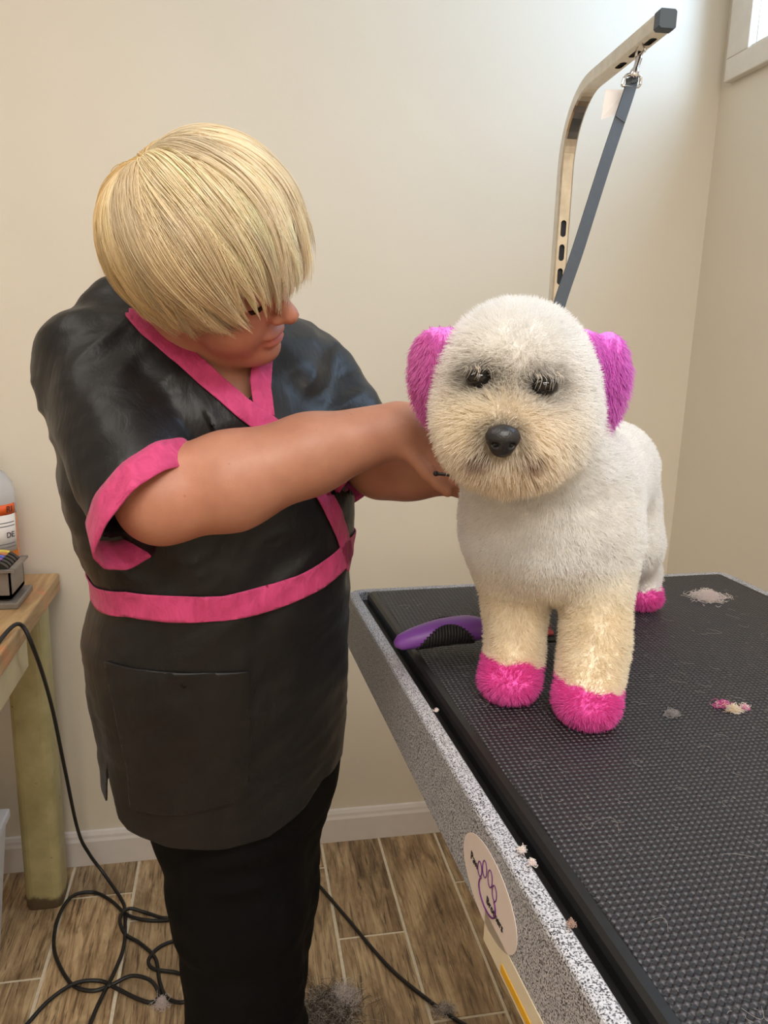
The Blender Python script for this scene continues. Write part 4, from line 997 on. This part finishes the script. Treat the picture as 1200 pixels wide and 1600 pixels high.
def trim(name, gfun, off, mat, th=0.0016, label=None):
    gg = gfun(TV); m_ = gg > -0.02; tsel = m_[TT].all(1)
    P2 = TV+TN*off; cv, ct = clip(P2, TT[tsel], gg)
    o = mesh(name, cv, ct, mat, tu, smooth=True); solidify(o, th, 1)
    if label: o['label'] = label
    return o
def g_str(P, line, w, extra=None):
    a, f1 = fld(P); d = w-seg_dist(a, line); d = np.minimum(d, f1*2.0+0.05); d = np.where(armside(P), -0.01, d); return d
trim('neckline_trim', lambda P: np.minimum(g_str(P, STR2, 0.0135), -(0.0125-seg_dist(fld(P)[0], STR1))), 0.0012, MT['pink'], label='pink neckline band')
trim('neckline_trim', lambda P: g_str(P, STR1, 0.0135), 0.0016, MT['pink'], label='pink diagonal wrap band')
BAND = szline([(140, 928), (200, 943), (270, 951), (350, 950), (430, 932), (500, 900), (540, 865)])
trim('waist_band', lambda P: np.where(armside(P), -0.01, 0.0165-np.abs(P[:, 2]-np.interp(fld(P)[0][:, 0], BAND[:, 0], BAND[:, 1]))), 0.0016, MT['pink'], label='pink waist band')
def cuff(S0, C, A, r0, r1, E2, wd):
    tdir = nrm(E2-S0); end = E2+tdir*0.06; Lt = np.linalg.norm(end-S0); x_ = nrm(np.cross(tdir, [0, 0, 1.0])); y_ = np.cross(tdir, x_)
    n_, rows = 56, 5; V = []; F = []
    for j in range(rows):
        off = -wd*(1-j/(rows-1))
        for i in range(n_):
            th = 2*math.pi*i/n_; dv = x_*math.cos(th)+y_*math.sin(th); R_ = r1
            for _ in range(4):
                t_ = (off-((S0+dv*R_)-C)@A)/(tdir@A); R_ = r0+(r1*1.02-r0)*min(1.0, max(0, t_/Lt))+0.0012+0.0016*math.sin(5*th+1.0)*(j/(rows-1))+0.0010*math.sin(11*th)
            V.append(S0+tdir*t_+dv*R_)
    for j in range(rows-1):
        for i in range(n_): F.append((j*n_+i, j*n_+(i+1) % n_, (j+1)*n_+(i+1) % n_, (j+1)*n_+i))
    o = mesh('sleeve_cuff', V, F, MT['pink'], tu, smooth=True); solidify(o, 0.0024, -1); o['label'] = 'pink sleeve cuff'; return o
cuff(SR, RCN, RAX, 0.063, 0.071, RE2, 0.036); cuff(SL, LCN, LAX, 0.057, 0.069, LE2, 0.034)
PKT = szline([(166, 1032), (230, 1046), (388, 1048), (392, 1150), (384, 1246), (205, 1262)])
trim('pocket', lambda P: np.where(fld(P)[1] > 0, poly_in(fld(P)[0], PKT), -0.01), 0.0012, MT['scrub'], 0.002, 'patch pocket')
# trousers and shoes
RLEG = [PY(345, 1215, 1.07), PY(374, 1400, 1.065), PY(386, 1600, 1.06)]; LLEG = [PY(405, 1215, 1.13), PY(405, 1400, 1.155), PY(400, 1600, 1.19)]
RAN = np.array([RLEG[2][0]+0.005, 1.055, 0.09]); LAN = np.array([LLEG[2][0], 1.235, 0.09])
def pants(p):
    d = rcone(p, RLEG[0], RLEG[1], 0.112, 0.096); d = smin(d, rcone(p, RLEG[1], RLEG[2], 0.096, 0.086), 0.03); d = smin(d, rcone(p, RLEG[2], RAN, 0.086, 0.078), 0.03)
    e = rcone(p, LLEG[0], LLEG[1], 0.110, 0.090); e = smin(e, rcone(p, LLEG[1], LLEG[2], 0.090, 0.080), 0.03); e = smin(e, rcone(p, LLEG[2], LAN, 0.080, 0.076), 0.03)
    d = smin(d, e, 0.03); d = smin(d, ell(p, (RLEG[0]+LLEG[0])/2+[0, 0, 0.06], (0.150, 0.12, 0.15)), 0.05)
    fo = 0.008*(1-np.abs(2*vnoise(p*[9, 9, 22]+3, 5)-1))+0.004*vnoise(p*[24, 24, 9], 6)
    d = d-fo+0.004; d = smax(d, 0.035-p[:, 2], 0.004); return smax(d, p[:, 2]-0.86, 0.01)
V, Q = polygonise(pants, (-0.28, 0.86, 0.02), (0.36, 1.42, 0.88), 0.0062); mesh('trousers', relax(V, Q, 1), Q, MT['pants'], pr0, smooth=True)
def shoe(A, dirv):
    dirv = nrm(dirv); sd_ = np.cross(ZD, dirv)
    def f(p):
        q = np.stack([(p-A)@sd_, (p-A)@dirv, p[:, 2]], 1); d = ell(q, (0, 0.02, 0.038), (0.046, 0.075, 0.045)); d = smin(d, ell(q, (0, 0.12, 0.028), (0.048, 0.075, 0.034)), 0.04); d = smin(d, rcone(q, np.array([0, -0.005, 0.04]), np.array([0, 0, 0.11]), 0.042, 0.038), 0.03)
        return smax(d, 0.001-p[:, 2], 0.003)
    V, Q = polygonise(f, A*[1, 1, 0]+[-0.25, -0.25, -0.006], A*[1, 1, 0]+[0.25, 0.25, 0.16], 0.006); return mesh('shoe', V, Q, MT['shoe'], pr0, smooth=True)
shoe(RAN, [0.3, -0.95, 0]); shoe(LAN, [0.75, -0.65, 0])
# ---- head frame
HS = 0.88; HC = PY(332, 420, 0.955)
HF = nrm([0.828, -0.469, -0.308]); HU = np.array([-0.071, -0.632, 0.772]); HU = nrm(HU-HF*(HU@HF)); HX = np.cross(HF, HU); HA = np.array([HX, HF, HU])
def hl(p): return (p-HC)@HA.T/HS
def hw(q): return HC+HS*np.asarray(q, float)@HA
NB = PY(325, 545, 1.07)
def head(p):
    q = hl(p); ax = q.copy(); ax[:, 0] = np.abs(q[:, 0])
    d = ell(ax, (0, -0.012, 0.035), (0.077, 0.098, 0.085)); d = smin(d, ell(ax, (0, 0.028, -0.030), (0.066, 0.066, 0.084)), 0.03)
    d = smin(d, ell(ax, (0.036, 0.046, -0.048), (0.036, 0.040, 0.042)), 0.02); d = smin(d, ell(ax, (0, 0.072, -0.100), (0.025, 0.022, 0.018)), 0.02)
    d = smin(d, ell(ax, (0, 0.03, -0.104), (0.050, 0.048, 0.026)), 0.025); d = smin(d, ell(ax, (0.026, 0.076, 0.022), (0.026, 0.016, 0.010)), 0.015)
    d = smin(d, rcone(ax, (0, 0.086, 0.010), (0, 0.116, -0.027), 0.009, 0.0125), 0.010); d = smin(d, ell(ax, (0.012, 0.102, -0.032), (0.0085, 0.011, 0.0075)), 0.006)
    d = smax(d, -ell(ax, (0.0065, 0.110, -0.0405), (0.0035, 0.005, 0.004)), 0.002)
    d = smin(d, ell(ax, (0.0, 0.090, -0.064), (0.022, 0.012, 0.007)), 0.008); d = smin(d, ell(ax, (0, 0.088, -0.077), (0.020, 0.013, 0.008)), 0.007)
    d = smax(d, -ell(ax, (0, 0.104, -0.0700), (0.025, 0.012, 0.0022)), 0.003)
    d = smin(d, ell(ax, (0.031, 0.075, 0.0), (0.016, 0.013, 0.010)), 0.008)
    er = ell(ax, (0.078, -0.006, -0.008), (0.011, 0.019, 0.031)); er = smax(er, -ell(ax, (0.090, -0.002, -0.004), (0.008, 0.010, 0.018)), 0.004)
    return HS*smin(d, er, 0.006)
def chain(p, d, pts, rs, k): 
    for i in range(len(pts)-1): d = smin(d, rcone(p, pts[i], pts[i+1], rs[i], rs[i+1]), k)
    return d
# right hand closes round the back of the dog's neck; left hand steadies the far side
def fingers(W0, K, fdir, sdir, curl, flat):
    """W0 wrist, K knuckle centre; returns list of (points, radii)"""
    out = []
    for i, (o_, ln) in enumerate(((-0.030, 0.072), (-0.010, 0.082), (0.010, 0.077), (0.029, 0.060))):
        b = K+sdir*o_; d0 = nrm(fdir+curl*0.25+sdir*o_*2); d1 = nrm(fdir+curl*0.9); d2 = nrm(fdir*0.6+curl*1.3)
        p1 = b+d0*ln*0.46; p2 = p1+d1*ln*0.30; p3 = p2+d2*ln*0.26; out.append(([b-fdir*0.02, b, p1, p2, p3], [0.010, 0.0105, 0.0095, 0.0085, 0.0075]))
    tb_ = W0+(K-W0)*0.35-sdir*0.030; t1 = tb_+nrm(fdir*0.7-sdir*0.8+curl*0.3)*0.036; t2 = t1+nrm(fdir*0.9-sdir*0.25+curl*0.6)*0.028
    out.append(([W0+(K-W0)*0.3, tb_, t1, t2], [0.016, 0.014, 0.011, 0.009])); return out
KR = PY(670, 684, 0.885); fdR = nrm(PY(722, 742, 0.872)-KR); sdR = nrm(np.cross(fdR, [0.15, -1, 0.1])); cuR = nrm([0.5, -0.35, -0.4])
KL = PY(770, 742, 0.925); fdL = nrm([0.75, -0.1, -0.25]); sdL = nrm([0.1, 0.15, -0.98]); cuL = nrm([0.2, -0.9, 0])
FR_ = fingers(WR, KR, fdR, sdR, cuR, 1); FL_ = fingers(WL, KL, fdL, sdL, cuL, 1)
ELB = ER+np.array([0.0, 0.0, -0.01])
def body(p):
    d = torso(p, -0.016)
    d = smax(d, 0.96-p[:, 2], 0.01)
    hd_ = head(p); d = smin(d, rcone(p, NB, hw((0, -0.028, -0.045)), 0.068, 0.060), 0.04)
    d = smin(d, hd_, 0.018)
    m1 = ER+(WR-ER)*0.28+np.array([0, 0, -0.004]); m2 = ER+(WR-ER)*0.62
    a = chain(p, np.full(len(p), 9.0), [SR, ER, m1, m2, WR], [0.045, 0.050, 0.055, 0.045, 0.032], 0.02)
    a = smin(a, ell(p, (WR+KR)/2, (0.034, 0.022, 0.030)), 0.02)
    for (P_, r_) in FR_: a = smin(a, chain(p, np.full(len(p), 9.0), P_, r_, 0.004), 0.008)
    m1 = EL+(WL-EL)*0.35
    b = chain(p, np.full(len(p), 9.0), [SL, EL, m1, WL], [0.050, 0.048, 0.044, 0.030], 0.02)
    b = smin(b, ell(p, (WL+KL)/2, (0.036, 0.020, 0.034)), 0.02)
    for (P_, r_) in FL_: b = smin(b, chain(p, np.full(len(p), 9.0), P_, r_, 0.004), 0.008)
    return smin(smin(d, a, 0.02), b, 0.012)
V, Q = polygonise(body, (-0.30, 0.70, 0.94), (0.48, 1.30, 1.56), 0.003)
V = relax(V, Q, 1, 0.35)
q = hl(V); tint = np.tile(np.array(lin((180, 128, 104))), (len(V), 1))
def tb2(col, w): tint[:] = tint*(1-w[:, None])+np.array(lin(col))*w[:, None]
fw_ = np.exp(-(np.linalg.norm((q-[0, 0.07, -0.04])/[0.07, 0.06, 0.075], axis=1)**2)); tb2((186, 116, 98), fw_*0.8)
lw = np.exp(-(np.linalg.norm((q-[0, 0.098, -0.070])/[0.022, 0.014, 0.0085], axis=1)**4)); tb2((184, 92, 92), lw*0.75)
tb2((200, 124, 100), np.exp(-(np.linalg.norm(V-ER, axis=1)/0.06)**2)*0.4)
mesh('body', V, Q, MT['skin'], pr0, smooth=True, tint=tint)
for s_ in (-1, 1):
    ball('eye', hw((s_*0.031, 0.0755, -0.002)), 0.0095, MT['eyewhite'], pr0, k=14)
lash = []
for s_ in (-1, 1):
    for i in range(40):
        u = (i/39-0.5)*2; b = np.array([s_*0.031+u*0.014, 0.0872-0.004*u*u, -0.0065+0.002*u*u]); lash.append([hw(b), hw(b+[u*0.002, 0.005, -0.002]), hw(b+[u*0.003, 0.008, -0.001])])
o = strands('eyelashes', np.array(lash), np.array([0.0003, 0.00025, 0.0001]), MT['fur'], pr0, np.tile(np.array(lin((60, 44, 36))), (len(lash), 1))); o['kind'] = 'stuff'
# ---- hair
HCEN = np.array([0, -0.010, 0.032]); HRAD = np.array([0.096, 0.110, 0.108])
wv_ = nrm([0.0, -0.62, 0.78]); e1 = nrm(np.array([0, 1.0, 0])-wv_*wv_[1]); e2_ = np.array([1.0, 0, 0])
def phimax(al):   # degrees from the whorl, by azimuth (0 = forehead, +90 = her right side, 180 = nape)
    return np.interp(np.degrees(al), [-180, -120, -90, -50, -15, 20, 50, 75, 95, 125, 150, 180], [80, 94, 110, 122, 128, 131, 135, 128, 112, 100, 86, 80])
def hdir(ph, al): return np.cos(ph)[..., None]*wv_+np.sin(ph)[..., None]*(np.cos(al)[..., None]*e1+np.sin(al)[..., None]*e2_)
def hpos(ph, al, lift):
    d = hdir(ph, al); return HCEN+d*(HRAD+0.0)+d*lift[..., None]
na, nph = 64, 26; V = []; F = []
AL = np.linspace(-np.pi, np.pi, na, endpoint=False)
for i in range(nph+1):
    ph = np.radians((phimax(AL)-24)*i/nph); V.append(hpos(ph, AL, 0.003+0.007*np.sin(np.minimum(ph, 1.6)*0.9)))
V = np.vstack(V)
for i in range(nph):
    for j in range(na): F.append((i*na+j, (i+1)*na+j, (i+1)*na+(j+1) % na, i*na+(j+1) % na))
hcap = mesh('hair', hw(V), F, MT['hair'], pr0, smooth=True, tint=np.tile(np.array(lin((214, 178, 118))), (len(V), 1))); hcap['label'] = 'short blond hair swept forward'; solidify(hcap, 0.003, -1)
NL_, PER, NP = 520, 34, 14
P_, T_, RD = [], [], []
for l_ in range(NL_):
    al0 = rng.uniform(-np.pi, np.pi); pm_ = float(phimax(al0)); u0 = rng.random()
    ph0 = np.radians(2+u0**0.9*70)*(1 if abs(al0) < 2.2 else 0.9)
    ph1 = np.radians(pm_+10-abs(rng.normal())*16)+rng.normal()*0.04
    if ph1 < ph0+0.25: ph0 = max(0.03, ph1-0.6-rng.random()*0.5)
    drift = rng.normal()*0.10+0.16*np.sin(al0); lay = (1-u0)*0.008+rng.random()*0.008; wob = rng.normal()*0.07; blond = rng.normal()*0.13; fly = rng.random() < 0.10
    for k in range(PER):
        a_ = al0+rng.normal()*0.07/max(0.35, math.sin(min(ph0+0.3, 1.5))); p0 = max(0.02, ph0+rng.normal()*0.05); p1 = ph1+rng.normal()*0.05-0.10*abs(a_-al0)/0.07*0.5
        s_ = np.linspace(0, 1, NP); ph = p0+(p1-p0)*s_
        conv = (al0-a_)*0.92*s_**1.6
        al = a_+conv+drift*s_*s_*0.8+wob*np.sin(3.0*s_)
        lift = 0.004+lay*np.sin(np.pi*np.minimum(s_*1.15+0.05, 1))+(0.016-0.008*math.sin(al0))*np.sin(np.minimum(ph, 1.65)*0.95)+0.0035*rng.random()+0.004*np.clip(ph-1.9, 0, 1)-0.016*max(0, -math.cos(al0))*np.clip(s_-0.35, 0, 1)+(0.012*s_**2*rng.random() if fly else 0)
        P_.append(hpos(ph, al, lift))
        front = math.cos(al0)*0.5+0.5
        base = np.array(lin((230, 198, 134)))*(1-front)+np.array(lin((240, 224, 194)))*front; T_.append(np.clip(base*(1+blond+0.06*rng.normal()), 0, 0.95))
P_ = hw(np.array(P_).reshape(-1, 3)).reshape(-1, NP, 3)
rr = np.interp(np.linspace(0, 1, NP), [0, 0.1, 0.7, 1], [0.00030, 0.00042, 0.00038, 0.00012])
o = strands('hair_strands', P_, rr, MT['hair'], hcap, np.array(T_)); o['kind'] = 'stuff'
# slim black tool held in the right hand
tl = thing('thinning_tool', 'slim black tool end poking out of the hand beside the dog muzzle', 'tool', tuple(PY(700, 740, 0.862)))
a_, b_ = PY(681, 740, 0.836), PY(735, 745, 0.812); s_ = np.linspace(0, 1, 9); V, F = sweepVF(a_+(b_-a_)*s_[:, None], circ(1, 10), rad=np.interp(s_, [0, 0.06, 0.12, 0.4, 0.5, 1], [0.0022, 0.0028, 0.0020, 0.0019, 0.0042, 0.0048]))
mesh('shaft', V, F, MT['blackp'], tl, smooth=True)
ball('knob', a_, 0.0032, MT['blackp'], tl, k=12)
